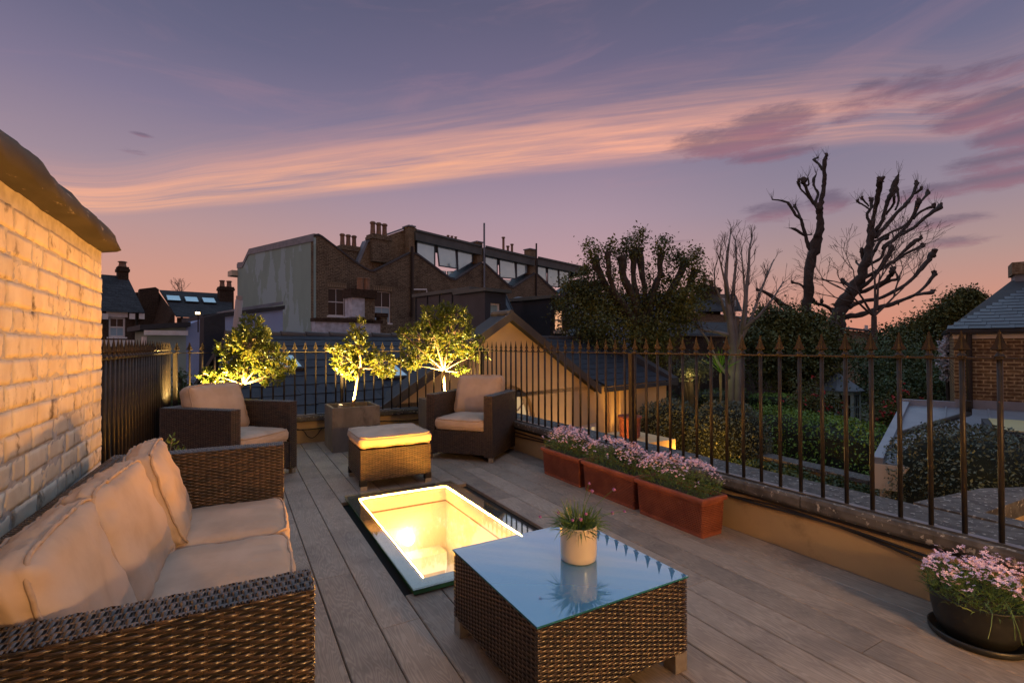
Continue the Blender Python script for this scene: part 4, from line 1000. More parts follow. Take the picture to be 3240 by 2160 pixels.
def sash(parent, P, w0, bars=(1, 0), mt='white', glass='darkglass', blind=False, t=.05, ang=None):
    # P: u0,z0,u1,z1 on facade plane w0 (recessed); bars = (vertical per sash, horizontal per sash)
    u0, z0, u1, z1 = P; f = MB(); zm = (z0+z1)/2
    f.box((u0, w0, z0), (u0+t, w0+.05, z1)).box((u1-t, w0, z0), (u1, w0+.05, z1)).box((u0+t, w0, z1-t), (u1-t, w0+.05, z1)).box((u0+t, w0, z0), (u1-t, w0+.05, z0+t)).box((u0+t, w0-.006, zm-t*.45), (u1-t, w0+.045, zm+t*.45))
    win = f.build('window', mt, parent)
    for a, b in ((z0+t, zm-t*.45), (zm+t*.45, z1-t)):
        bx('pane', (u0+t, w0+.025, a), (u1-t, w0+.03, b), ('blind' if (blind and a < zm-.1) else glass), win)
        for k in range(bars[0]):
            x_ = u0+t+(u1-u0-2*t)*(k+1)/(bars[0]+1); bx('glazing_bar', (x_-.012, w0+.012, a), (x_+.012, w0+.022, b), mt, win)
    bx('sill', (u0-.08, w0-.13, z0-.08), (u1+.08, w0+.05, z0-.002), mt, win)
    return win
def hole(P, w_=0): u0, z0, u1, z1 = P; return [(u0, w_, z0), (u1, w_, z0), (u1, w_, z1), (u0, w_, z1)]
def rect(F, p0, p1, w_=0):    # photo rectangle (top-left, bottom-right) -> u0,z0,u1,z1
    a = F.W(*p0, w_); b = F.W(*p1, w_); return (a.x, b.z, b.x, a.z)
def chimney(parent, x0_, x1_, y0_, y1_, z0_, z1_, pots, mt='brickA', ph=.55, pr=.11, kind='tall'):
    c = bx('chimney', (x0_, y0_, z0_), (x1_, y1_, z1_-.28), mt, parent)
    bx('cornice', (x0_-.06, y0_-.06, z1_-.278), (x1_+.06, y1_+.06, z1_-.12), mt, c)
    bx('cap', (x0_-.02, y0_-.02, z1_-.118), (x1_+.02, y1_+.02, z1_), mt, c)
    for k in range(pots):
        x_ = x0_+(x1_-x0_)*(k+.5)/pots
        MB().lathe([(pr*1.05, 0), (pr, .05), (pr*.86, ph*.5), (pr*.86, ph*.82), (pr*1.15, ph*.84), (pr*1.15, ph*.92), (pr*.8, ph)], 12, (x_, (y0_+y1_)/2, z1_)).build('chimney_pot', 'potclay', c, smooth=False)
    return c
def slates(parent, F_, P00, P10, P01, P11, rows, wid, mt, lap=.012, name='slate'):
    # quad on roof: P00 eave-left, P10 eave-right, P01 ridge-left, P11 ridge-right ; pieces share meshes per row width
    P00, P10, P01, P11 = (Vector(p) for p in (P00, P10, P01, P11))
    up = ((P01-P00)+(P11-P10)).normalized(); al = (P10-P00).normalized(); nr = al.cross(up).normalized()
    if nr.z < 0: nr = -nr
    H_ = ((P01-P00).dot(up)+(P11-P10).dot(up))/2; rh = H_/rows; rot = Matrix((al, up, nr)).transposed().to_4x4(); cache_ = {}
    for r_ in range(rows):
        t0 = (r_+.5)/rows; L_ = P00.lerp(P01, t0-.5/rows); R_ = P10.lerp(P11, t0-.5/rows); base = (L_-P00).dot(up)
        x_a = (L_-P00).dot(al); x_b = (R_-P00).dot(al); x = x_a-(wid/2 if r_ % 2 else 0)
        while x < x_b-.01:
            a, b = max(x, x_a), min(x+wid, x_b); x += wid
            if b-a < .03: continue
            key = round(b-a, 2)
            if key not in cache_:
                hw = (b-a)/2-.004; q = MB()
                q.add([(-hw, 0, .012), (hw, 0, .012), (hw, rh+.02, .002), (-hw, rh+.02, .002), (-hw, 0, .002), (hw, 0, .002)], [(0, 1, 2, 3), (4, 5, 1, 0), (4, 0, 3), (5, 2, 1)])
                me = bpy.data.meshes.new(name); me.from_pydata(q.v, [], q.f); me.materials.append(M[mt]); cache_[key] = me
            o = link(name, cache_[key], parent); m_ = rot.copy(); m_.translation = P00+al*((a+b)/2)+up*base+nr*(.002+random.uniform(0, .002)); o.matrix_local = m_

# ---------------------------------------------------------------- yellow gabled house just beyond the railings
Yp = onz(1240, 1273, .35); FY_ = Frame((Yp.x, Yp.y), 13.5)
yh = FY_.root('gabled_house', 'yellow rendered house with steep gable and dark slate roof just beyond the corner railing', 'house')
eL = FY_.W(1240, 1273); apex = FY_.W(1611, 992, -.10); eR = FY_.W(1879, 1213); cR = FY_.W(2108, 1190)
EZ = .33; HALF = (eR.x-eL.x)/2; mx_ = apex.x
RZ = 1.44; RW = 2.75      # main ridge
# walls
o_ = [(eL.x, 0, GZ), (cR.x, 0, GZ), (cR.x, 0, EZ-.05), (eR.x-.08, 0, EZ-.05), (mx_, 0, apex.z-.07), (eL.x+.08, 0, EZ-.05)]
ar = FY_.W(1610, 1330); arr = FY_.W(1694, 1320)
ac = FY_.W(1612, 1335).x; ra = arr.x-ac; az0 = FY_.W(1650, 1345).z
arch = [(ac+ra*math.cos(t_), 0, az0+ra*1.12*math.sin(t_)) for t_ in [PI*k/14 for k in range(15)]]+[(ac-ra, 0, az0-1.2), (ac+ra, 0, az0-1.2)]
lw0 = FY_.W(1833, 1345); lw1 = FY_.W(1894, 1392)
low = [(lw0.x, 0, lw1.z-.9), (lw1.x, 0, lw1.z-.9), (lw1.x, 0, lw0.z), (lw0.x, 0, lw0.z)]
MB().wall(o_, [arch, low], (0, .3, 0)).build('front_wall', 'yellowwall', yh)
MB().prism([(cR.x, .3, GZ), (cR.x, 5.4, GZ), (cR.x, 5.4, EZ), (cR.x, RW+.2, RZ-.1), (cR.x, .3, EZ)], (-.25, 0, 0)).build('end_wall', 'yellowwall', yh)
UL = FY_.W(655, 1297).x; ULR = FY_.W(712, 1056, 2.75).x
bx('left_wall', (UL, .02, GZ), (eL.x-.002, .3, EZ-.06), 'yellowwall', yh)
# arched window
aw = MB()
for k in range(14):
    t0, t1 = PI*k/14, PI*(k+1)/14
    for (r0_, r1_) in ((ra-.07, ra-.002),):
        P = [(ac+r_*math.cos(t_), az0+r_*1.12*math.sin(t_)) for r_, t_ in ((r0_, t0), (r1_, t0), (r1_, t1), (r0_, t1))]
        aw.prism([(a, .10, b) for a, b in P], (0, .06, 0))
awin = aw.build('window', 'cream', yh)
bx('transom', (ac-ra, .10, az0-.03), (ac+ra, .16, az0+.03), 'cream', awin)
for an in (36, 72, 108, 144):
    t_ = math.radians(an); d = Vector((math.cos(t_), 0, 1.12*math.sin(t_)))
    MB().tube([Vector((ac, .13, az0))+d*.08, Vector((ac, .13, az0))+d*(ra-.04)], .018, 6).build('glazing_bar', 'cream', awin)
M['archglass'] = emat('lit fanlight', (1, .66, .34), .55)
MB().prism([(ac+ra*.96*math.cos(PI*k/14), .17, az0+ra*1.08*math.sin(PI*k/14)) for k in range(15)], (0, .01, 0)).build('pane', 'archglass', awin)
bx('pane', (ac-ra*.96, .17, az0-1.15), (ac+ra*.96, .18, az0-.03), 'archglass', awin)
lwn = bx('window', (lw0.x, .10, lw1.z-.85), (lw1.x, .12, lw0.z-.002), 'archglass', yh)
for k in range(4):
    x_ = lw0.x+(lw1.x-lw0.x)*k/3; bx('glazing_bar', (x_-.03, .05, lw1.z-.85), (x_+.03, .095, lw0.z-.002), 'white', lwn)
bx('head', (lw0.x, .04, lw0.z-.10), (lw1.x, .098, lw0.z-.003), 'white', lwn)
for px in (1925, 1955):
    x_ = FY_.W(px, 1300).x
    MB().tube([(x_, -.05, GZ), (x_, -.05, EZ-.1)], .032, 8).build('downpipe', 'yellowwall', yh)
# gable roof (front to main ridge) and main roof
rg = MB()
gy0, gy1 = -.16, .34
for sx, e in ((-1, eL), (1, eR)):
    rg.prism([(mx_, gy0, apex.z), (mx_+sx*(HALF+.16), gy0, EZ-.07), (mx_+sx*(HALF+.16), gy0, EZ-.15), (mx_, gy0, apex.z-.09)], (0, gy1-gy0, 0))
rg.build('gable_roof', 'darkpanel', yh)
MB().tube([(mx_, gy0-.01, apex.z-.0), (mx_, gy1, apex.z-.0)], .07, 8).build('ridge', 'ridge', yh)
for sx in (-1, 1):
    a, b = Vector((mx_, gy0-.035, apex.z-.045)), Vector((mx_+sx*(HALF+.17), gy0-.035, EZ-.11))
    MB().prism([a+Vector((0, 0, .085)), a-Vector((0, 0, .075)), b-Vector((0, 0, .075)), b+Vector((0, 0, .085))], (0, .033, 0)).build('verge_board', 'ridge', yh)
zs = -.012
for (ua, ub) in ((UL, cR.x-.02),):
    MB().prism([(ua, .0, EZ-.01), (ub, .0, EZ-.01), (ub, RW, RZ-.05), (ULR, RW, RZ-.05)], (0, .0, -.08)).build('roof', 'darkpanel', yh)
    ua = ULR; MB().prism([(ua, RW+.01, RZ-.02), (ua, 5.6, EZ), (ua, 5.6, EZ-.1), (ua, RW+.01, RZ-.12)], (ub-ua, 0, 0)).build('rear_roof', 'darkpanel', yh)
slates(yh, FY_, (UL, -.16, EZ-.045), (eL.x-.02, -.16, EZ-.045), (ULR, RW, RZ-.015), (eL.x-.02, RW, RZ-.015), 10, .50, 'darkslate')
for q in range(10):
    pass
ts_ = .36/(RW+.16); y3 = .36-.16; z3 = EZ-.045+(RZ-.015-EZ+.045)*ts_
slates(yh, FY_, (eL.x-.02, y3, z3), (eR.x+.3, y3, z3), (eL.x-.02, RW, RZ-.015), (eR.x+.3, RW, RZ-.015), 9, .50, 'darkslate')
slates(yh, FY_, (eR.x+.3, -.16, EZ-.045), (cR.x-.05, -.16, EZ-.045), (eR.x+.3, RW, RZ-.015), (cR.x-.05, RW, RZ-.015), 10, .50, 'darkslate')
k = ULR
while k < cR.x-.1:
    MB().tube([(k, RW, RZ-.01), (min(k+.44, cR.x), RW, RZ-.03)], .07, 8).build('ridge_tile', 'ridge', yh)
    k += .45
bx('gutter', (UL, -.26, EZ-.15), (eL.x-.1, -.165, EZ-.06), 'darkpanel', yh); bx('gutter', (eR.x+.15, -.26, EZ-.15), (cR.x+.05, -.165, EZ-.06), 'darkpanel', yh)
# roof window in slates
for px, py in ((1250, 1190), (1255, 1190)):
    pass
rw = FY_.W(1240, 1187, .9); 
# raised end gable verge at the right end
va, vb = Vector((cR.x-.03, RW-.1, RZ+.35)), Vector((cR.x-.03, -.2, EZ+.02))
MB().prism([vb, va, va-Vector((0, 0, .42)), vb-Vector((0, 0, .2))], (.30, 0, 0)).build('verge_wall', 'darkpanel', yh)
MB().prism([va, (cR.x-.03, 5.5, EZ+.1), (cR.x-.03, 5.5, EZ-.2), va-Vector((0, 0, .42))], (.30, 0, 0)).build('verge_wall', 'darkpanel', yh)
def rooflight(parent, c, wd, hg, slope):
    f = MB(); f.box((-wd/2, -hg/2, 0), (wd/2, hg/2, .07)); o = f.build('rooflight', 'darkpanel', parent); o.location = c; o.rotation_euler = (slope, 0, 0)
    bx('pane', (-wd/2+.05, -hg/2+.05, .0705), (wd/2-.05, hg/2-.05, .076), 'skyglass', o)
slp = math.atan2(RZ-EZ, RW)
for px, py in ((1233, 1183), (896, 1155)):
    o, d = FY_.lray(px, py); # intersect with roof plane z = EZ + w*tan
    t_ = (EZ+o.y*math.tan(slp)-o.z)/(d.z-d.y*math.tan(slp)); p = o+d*t_; rooflight(yh, p+Vector((0, 0, .0)), .5, .55, slp)
# terracotta pot lit in front of the house + lamps
gl_ = onz(1995, 1380, -1.9); 
tp = thing('round_terracotta_pot', 'ribbed terracotta pot glowing orange from a lamp in the yard below the railing', 'flowerpot', at(1993, 1382, 9.6))
MB().lathe([(.17, 0), (.19, .02), (.20, .2), (.205, .36), (.23, .37), (.23, .42), (.20, .425), (.19, .36)], 24).build('pot_body', 'terracotta', tp, smooth=True)
for q in range(8): MB().lathe([(.196, q*.042+.03), (.205, q*.042+.04), (.196, q*.042+.05)], 24, caps=False).build('rib', 'terracotta', tp)
pl = at(1993, 1382, 9.6)
MB().box((-.6, -.6, -3), (.6, .6, -.003)).build('pedestal', 'yellowwall', tp)
spot('pot_spot', pl+Vector((-.75, -.35, .05)), pl+Vector((0, 0, .2)), 30, 80, (1, .50, .12))
spot('wall_spot', Vector((FY_.o.x, FY_.o.y, 0))+FY_.u*(FY_.W(1935, 1400).x)+FY_.w*(-.30)+Vector((0, 0, -1.2)), Vector((FY_.o.x, FY_.o.y, 0))+FY_.u*(FY_.W(1940, 1300).x)+FY_.w*(-.02)+Vector((0, 0, 2)), 55, 50, (1, .55, .12))
point('yard_lamp', Vector((FY_.o.x, FY_.o.y, 0))+FY_.u*(eR.x-1.2)+FY_.w*(-1.5)+Vector((0, 0, -1.5)), 125, (1, .60, .26), .15)
point('yard_lamp', Vector((FY_.o.x, FY_.o.y, 0))+FY_.u*(cR.x-.2)+FY_.w*(-1.0)+Vector((0, 0, -1.2)), 10, (1, .58, .22), .1)

# ---------------------------------------------------------------- brick terrace
TP = at(993, 1095, 24); FT = Frame((TP.x, TP.y), 15)
bt = FT.root('brick_terrace', 'long brown brick terrace with V-shaped parapets, big rear dormers and peeling grey end wall', 'building')
W = FT.W
top = [(993, 747), (1007, 745), (1020, 752), (1080, 797), (1130, 836), (1168, 858), (1185, 859), (1240, 832), (1300, 801), (1318, 806), (1424, 884), (1440, 888), (1522, 834), (1536, 838), (1612, 910), (1624, 912), (1692, 868), (1702, 873), (1766, 936), (1782, 938), (1850, 893), (1860, 895), (1915, 950)]
tp3 = [W(*p) for p in top]
out = [Vector((0, 0, GZ)), Vector((tp3[-1].x, 0, GZ))]+tp3[::-1]
wins = [rect(FT, (1039, 909), (1093, 1000)), rect(FT, (1184, 919), (1238, 1022))]
MB().wall(out, [hole(p) for p in wins], (0, .35, 0)).build('facade', 'brickA', bt)
sash(bt, wins[0], .12, (1, 0)); sash(bt, wins[1], .12, (1, 0), blind=True)
for p in wins:   # arched soldier course
    for k in range(9):
        x_ = p[0]-.05+(p[2]-p[0]+.1)*(k+.5)/9; o = bx('arch_brick', (-.05, -.012, 0), (.05, -.001, .26), 'brickC', bt); o.location = (x_, 0, p[3]+.02); o.rotation_euler = (0, (x_-(p[0]+p[2])/2)*.25, 0)
cpb = MB()
for a, b in zip(tp3[:-1], tp3[1:]):
    if 0: pass
    cpb.prism([a+Vector((0, -.05, .0)), b+Vector((0, -.05, .0)), b+Vector((0, -.05, .09)), a+Vector((0, -.05, .09))], (0, .45, 0))
cpb.build('parapet_coping', 'ridge', bt)
# end wall, rendered
ew = [(993, 745), (787, 792), (768, 833), (751, 835)]
e3 = [FT.U(*p) for p in ew]; wl = e3[-1].y
MB().prism([Vector((0, .35, GZ)), Vector((0, .35, e3[0].z)), e3[0]+Vector((0, .36, 0)), e3[1], e3[2], e3[3], Vector((0, wl, GZ))], (.3, 0, 0)).build('end_wall', 'rendergrey', bt)
ewc = MB()
for a, b in zip([Vector((0, 0, e3[0].z))]+e3[1:-1], e3[1:]): ewc.prism([a, b, b+Vector((0, 0, .10)), a+Vector((0, 0, .10))], (.38, 0, 0)); ewc.prism([a-Vector((.04, 0, .28)), b-Vector((.04, 0, .28)), b-Vector((.04, 0, 0)), a-Vector((.04, 0, 0))], (.038, 0, 0))
ewc.build('end_coping', 'lead', bt)
bx('corner_strip', (-.012, -.012, GZ), (.10, -.002, tp3[0].z-.05), 'rendergrey', bt)
bx('cornice', (-.35, wl-.1, FT.U(735, 862).z-.35), (.3, wl+.9, FT.U(735, 862).z), 'cream', bt)
# step-back walls with chimneys between the butterfly roofs
p_ = [(1127, 860), (1135, 838), (1165, 768), (1305, 718), (1318, 722), (1318, 812), (1180, 862)]
MB().prism([W(*q, .9) for q in p_], (0, .4, 0)).build('party_wall', 'brickC', bt)
a, b, c = W(1165, 766, .85), W(1305, 716, .85), W(1137, 834, .85)
MB().prism([a, b, b+Vector((0, 0, .1)), a+Vector((0, 0, .1))], (0, .5, 0)).build('party_coping', 'lead', bt)
MB().prism([c, a, a+Vector((-.1, 0, .1)), c+Vector((-.1, 0, .1))], (0, .5, 0)).build('party_coping', 'lead', bt)
def pxchim(x0p, x1p, ytop, ybot, w0, dw, pots, ph, mt='brickA', prr=.10):
    a = W(x0p, ytop, w0); b = W(x1p, ytop, w0); c = W(x1p, ybot, w0); return chimney(bt, a.x, b.x, w0, w0+dw, c.z, a.z, pots, mt, ph, prr)
pxchim(1083, 1139, 773, 840, 1.2, .7, 3, .66, prr=.13); pxchim(1180, 1236, 738, 832, .55, .7, 3, .74, prr=.145)
pxchim(1420, 1456, 752, 775, 3.2, .6, 3, .25); pxchim(1590, 1625, 792, 800, 2.5, .5, 0, .3)
for px, y0_, y1_, w_ in ((1593, 750, 800, 2.6), (1607, 778, 802, 2.6), (1620, 772, 805, 2.6)):
    a, b = W(px, y0_, w_), W(px, y1_, w_); MB().lathe([(.10, 0), (.09, .1), (.09, a.z-b.z-.1), (.15, a.z-b.z-.06), (.13, a.z-b.z)], 10, (b.x, w_, b.z)).build('chimney_pot', 'potclay', bt)
# piers on fascia
for px, y0_, y1_ in ((1305, 715, 812), (1520, 765, 840), (1688, 788, 872)):
    a = W(px-9, y0_, .3); b = W(px+9, y1_, .3); bx('pier', (a.x, .36, b.z), (b.x, .95, a.z), 'brickC', bt); bx('pier_cap', (a.x-.06, .30, a.z+.002), (b.x+.06, 1.0, a.z+.07), 'lead', bt)
# three big rear dormers of glass
def dormer(fx0, ft0, fx1, ft1, sill, panes, hood):
    w1 = .42
    a, b = W(fx0, ft0, w1-.25), W(fx1, ft1, w1-.25)
    d = bx('dormer', (a.x, w1-.2, min(a.z, b.z)-.001), (a.x+.01, w1-.19, min(a.z, b.z)), 'zinc', bt)
    fh = .52
    MB().prism([a, b, b-Vector((0, 0, fh)), a-Vector((0, 0, fh))], (0, 1.9, 0)).build('fascia', 'zinc2', d)
    MB().prism([a+Vector((0, -.08, .10)), b+Vector((0, -.08, .10)), b+Vector((0, -.08, -.02)), a+Vector((0, -.08, -.02))], (0, .078, 0)).build('gutter', 'zinc2', d)
    for P in panes:
        pts = [W(*q, w1) for q in P]; cen = sum(pts, Vector((0, 0, 0)))/len(pts)
        fr_ = MB()
        fr_.wall([cen+(p-cen)*1.07 for p in pts], [[cen+(p-cen)*.965 for p in pts]], (0, .06, 0)); fo = fr_.build('window_frame', 'zinc', d)
        MB().prism([cen+(p-cen)*.97+Vector((0, .03, 0)) for p in pts], (0, .012, 0)).build('pane', 'skyglass', fo)
    s3 = [W(*q, .37) for q in sill]
    for p, q in zip(s3[:-1], s3[1:]): MB().prism([p+Vector((0, -.04, .04)), q+Vector((0, -.04, .04)), q+Vector((0, 1.1, .22)), p+Vector((0, 1.1, .22))], (0, 0, .05)).build('sloping_roof', 'zinc', d)
M['zinc2'] = pmat('green-grey zinc', (.065, .082, .078), (.085, .10, .095), 2, .5, metal=.2)
dormer(1316, 731, 1524, 781, [(1318, 803), (1424, 881), (1440, 884), (1520, 832)],
       [[(1320, 762), (1376, 772), (1376, 842), (1320, 802)], [(1384, 775), (1442, 786), (1447, 849), (1391, 840)], [(1448, 787), (1495, 794), (1495, 828), (1450, 856)], [(1395, 856), (1411, 858), (1411, 869), (1404, 866)], [(1416, 858), (1438, 858), (1418, 872)]], 0)
dormer(1536, 782, 1692, 818, [(1536, 836), (1612, 906), (1624, 909), (1690, 865)],
       [[(1536, 802), (1574, 810), (1574, 872), (1536, 836)], [(1581, 813), (1629, 822), (1633, 881), (1583, 877)], [(1635, 824), (1668, 829), (1668, 862), (1636, 878)], [(1590, 884), (1620, 887), (1607, 898)]], 0)
dormer(1702, 816, 1862, 850, [(1702, 870), (1768, 932), (1780, 934), (1850, 890)],
       [[(1702, 840), (1728, 845), (1730, 900), (1702, 872)], [(1734, 847), (1766, 852), (1768, 908), (1734, 903)], [(1770, 853), (1800, 858), (1800, 890), (1770, 908)]], 0)
# pipes
for px, y0_, y1_, r_, mt in ((1532, 706, 935, .06, 'lead'), (1304, 780, 1000, .09, 'iron'), (1697, 770, 940, .06, 'iron')):
    a, b = W(px, y0_, -.08), W(px, y1_, -.08); MB().tube([b, a], r_, 8).build('pipe', mt, bt)
a, b, c = W(1309, 916, -.1), W(1350, 916, -.1), W(1350, 926, -.1); MB().tube([a, b, c], .045, 6).build('waste_pipe', 'white', bt)
# small white-washed stack with pot in front of the terrace
FS = Frame((at(1080, 1095, 18).x, at(1080, 1095, 18).y), 15)
sw = FS.root('white_washed_stack', 'whitewashed chimney stack and wall with brick coping in front of the brick terrace', 'chimney stack')
a, b = FS.W(996, 1016), FS.W(1204, 1050); d_ = FS.W(1204, 1006)
bx('wall', (a.x, 0, GZ), (d_.x, .3, a.z), 'whitewash', sw); bx('wall_coping', (a.x-.02, -.05, a.z+.002), (d_.x+.08, .35, a.z+.12), 'brickD', sw)
bx('end_pier', (d_.x+.002, -.04, GZ), (d_.x+.28, .34, FS.W(1200, 1003).z), 'brickA', sw); bx('pier_cap', (d_.x-.2, -.07, FS.W(1200, 1003).z+.002), (d_.x+.3, .38, FS.W(1200, 990).z), 'brickD', sw)
a, b, c = FS.W(1113, 940, -.05), FS.W(1154, 1004, -.05), FS.W(1186, 940, -.05)
bx('stack_face', (a.x, -.052, b.z), (b.x, .5, a.z), 'whitewash', sw); bx('stack_side', (b.x+.002, -.05, b.z-.2), (c.x, .5, a.z), 'brickA', sw)
t_ = FS.W(1110, 912, -.12); bx('stack_cap', (a.x-.08, -.13, a.z+.002), (c.x+.05, .58, t_.z), 'brickD', sw)
for px in (1139, 1160): 
    q, r2 = FS.W(px, 911, .2), FS.W(px, 872, .2); MB().lathe([(.12, 0), (.115, (r2.z-q.z)*.9), (.14, (r2.z-q.z)*.93), (.13, r2.z-q.z)], 8, (q.x, .2, t_.z)).build('chimney_pot', 'potclay', sw)

# lean-to against the grey end wall
FL = Frame((at(700, 1095, 17).x, at(700, 1095, 17).y), 15)
lt = FL.root('blue_lean_to', 'pale blue lean-to with dark roof against the grey rendered end wall', 'extension')
p4 = [FL.W(*q) for q in ((650, 1010), (895, 978))]; 
MB().prism([Vector((p4[0].x, 0, GZ)), Vector((p4[1].x, 0, GZ)), p4[1], p4[0]], (0, 3, 0)).build('wall', 'renderblue', lt)
MB().prism([p4[0]+Vector((-.1, -.08, .0)), p4[1]+Vector((.05, -.08, 0)), p4[1]+Vector((.05, -.08, .14)), p4[0]+Vector((-.1, -.08, .14))], (0, 3.2, 0)).build('roof', 'darkpanel', lt)
q1, q2 = FL.W(762, 984, .3), FL.W(896, 963, .3)
MB().prism([q1, q2, q2+Vector((0, 0, .12)), q1+Vector((0, 0, .12))], (0, 3.2, 0)).build('flashing', 'lead', lt)
# dark slate-clad box and sage wall
FB = Frame((at(676, 1095, 10.2).x, at(676, 1095, 10.2).y), 15)
db = FB.root('slate_clad_stair_box', 'dark slate-clad box rising beside the pale blue wall', 'extension')
a = [FB.W(*q) for q in ((632, 1300), (716, 1300), (712, 988), (646, 1003))]; a[0].z = GZ; a[1].z = GZ
MB().prism(a, (0, .35, 0)).build('cladding', 'darkslate', db)
FG = Frame((at(520, 1095, 16).x, at(520, 1095, 16).y), 15)
sg = FG.root('sage_rendered_outbuilding', 'low sage green rendered building with flat dark roof behind the left railing corner', 'outbuilding')
a, b = FG.W(465, 1044), FG.W(589, 1033)
MB().prism([Vector((a.x, 0, GZ)), Vector((b.x, 0, GZ)), b, a], (0, 2.5, 0)).build('front_wall', 'rendergreen', sg)
c = FG.W(649, 1006, .0)
MB().prism([Vector((b.x+.002, .02, GZ)), Vector((c.x, .02, GZ)), Vector((c.x, .02, c.z)), Vector((b.x+.002, .02, b.z+.04))], (0, 2.4, 0)).build('blue_wall', 'renderblue', sg)
MB().prism([a+Vector((-.2, -.15, .0)), b+Vector((.1, -.15, .0)), b+Vector((.1, -.15, .16)), a+Vector((-.2, -.15, .16))], (0, 2.9, 0)).build('roof', 'darkpanel', sg)
bx('fascia', (a.x-.1, -.19, a.z-.16), (b.x+.02, -.155, a.z-.01), 'white', sg)
bx('white_pier', (FG.W(452, 1100).x, -.05, GZ), (a.x-.01, .3, FG.W(460, 1065).z), 'white', sg)
# flue
ff = at(742, 1100, 12.5); ft_ = at(757, 949, 12.5)
fl_ = thing('flue_pipe', 'pale pink-grey flue pipe leaning up behind the left bay tree', 'flue', (ff.x, ff.y, -3.0))
MB().tube([Vector((0, 0, 0)), Vector((0, 0, ff.z+3.0)), ft_-Vector((ff.x, ff.y, -3.0))], .088, 14).build('pipe', 'flue', fl_, smooth=True)
MB().tube([ft_-Vector((ff.x, ff.y, -3)), ft_-Vector((ff.x, ff.y, -3))+Vector((0, 0, .10))], .075, 14).build('collar', 'flue', fl_)

# far-left houses
FH = Frame((at(380, 1095, 26).x, at(380, 1095, 26).y), 15)
h1 = FH.root('slate_roofed_house', 'brick house with slate roof and one white sash window next to the painted wall end', 'house')
e0, e1 = FH.W(300, 985), FH.W(448, 987); wn = rect(FH, (344, 1003), (396, 1066))
MB().wall([Vector((e0.x-1.5, 0, GZ)), Vector((e1.x, 0, GZ)), Vector((e1.x, 0, e1.z)), Vector((e0.x-1.5, 0, e1.z))], [hole(wn)], (0, .3, 0)).build('front_wall', 'brickD', h1)
sash(h1, wn, .08, (1, 0), t=.08, blind=True)
bx('lintel', (wn[0]-.1, -.06, wn[3]+.01), (wn[2]+.1, -.002, wn[3]+.3), 'white', h1)
for px in (332, 417, 447): 
    q = FH.W(px, 992); bx('bracket', (q.x-.12, -.2, q.z-.3), (q.x+.12, -.002, q.z), 'white', h1)
q = FH.W(430, 1040); MB().tube([(q.x, -.08, GZ), (q.x, -.08, e1.z)], .06, 6).build('downpipe', 'iron', h1)
q = FH.W(330, 1075, -.5); bx('white_sill_course', (e0.x-1.5, -.5, q.z-.35), (FH.W(425, 1075).x, -.05, q.z), 'white', h1)
r0, r1 = FH.W(300, 876, 3.2), FH.W(404, 878, 3.2); ee = FH.W(458, 990, -.25)
M['roofslate'] = brickmat('far slate roof', (.060, .066, .074), (.040, .045, .052), (.02, .02, .022), bw=.3, bh=.16, ms=.008)
MB().prism([Vector((e0.x-2, -.25, e1.z-.05)), Vector((ee.x, -.25, e1.z-.05)), Vector((r1.x, 3.2, r1.z)), Vector((r0.x-2, 3.2, r1.z))], (0, .1, .08)).build('roof', 'roofslate', h1)
MB().prism([Vector((ee.x-.02, -.2, e1.z-.1)), Vector((ee.x-.02, 6, e1.z-.1)), Vector((r1.x-.02, 3.2, r1.z-.1))], (-.3, 0, 0)).build('gable_wall', 'brickD', h1)
bx('gable_base', (e1.x-.25, .3, GZ), (e1.x-.002, 6, e1.z-.1), 'brickD', h1)
c0, c1 = FH.W(373, 850, 2.9), FH.W(407, 890, 2.9); chimney(h1, c0.x, c1.x, 2.9, 3.6, r1.z-.6, FH.W(373, 842, 2.9).z, 1, 'brickD', .35, .2)
FJ = Frame((at(600, 1095, 33).x, at(600, 1095, 33).y), 12)
h2_ = FJ.root('house_with_three_rooflights', 'dark brick house whose slate roof carries three small rooflights', 'house')
r0, r1 = FJ.W(505, 921, 4), FJ.W(712, 929, 4); e0, e1 = FJ.W(556, 1003), FJ.W(735, 1000)
MB().prism([Vector((e0.x, -.1, e0.z)), Vector((e1.x, -.1, e0.z)), Vector((r1.x+.5, 4, r0.z)), Vector((r0.x, 4, r0.z))], (0, .1, .1)).build('roof', 'roofslate', h2_)
bx('front_wall', (e0.x+.1, .0, GZ), (e1.x-.1, .3, e0.z-.02), 'brickD', h2_)
MB().prism([Vector((e0.x-.05, 0, GZ)), Vector((r0.x-2.2, 4.0, GZ)), Vector((r0.x-2.2, 4, r0.z-.3)), Vector((r0.x-.1, 4, r0.z)), Vector((e0.x-.05, 0, e0.z+.2))], (-.1, .3, 0)).build('gable_wall', 'brickD', h2_)
q0, q1 = FJ.W(441, 914, 3), FJ.W(492, 908, 3); MB().prism([Vector((q0.x, 3, GZ)), Vector((q1.x, 3, GZ)), Vector((q1.x+.2, 3, q1.z-.15)), q1, q0], (0, 1, 0)).build('raised_party_wall', 'brickD', h2_)
sl2 = math.atan2(r0.z-e0.z, 4.1)
for px, py in ((549, 945), (606, 949), (661, 952)):
    o, d = FJ.lray(px, py); t_ = (e0.z+(o.y+.1)*math.tan(sl2)+.12-o.z)/(d.z-d.y*math.tan(sl2)); rooflight(h2_, o+d*t_, .85, .95, sl2)
c0, c1 = FJ.W(696, 905, 2.6), FJ.W(740, 990, 2.6); chimney(h2_, c0.x, c1.x, 2.6, 3.5, e0.z-.5, c0.z, 2, 'brickD', .5, .18)
lamp_ = thing('floodlight', 'small lit floodlight on the dark roof edge left of the flue', 'floodlight', at(627, 992, 15.8))
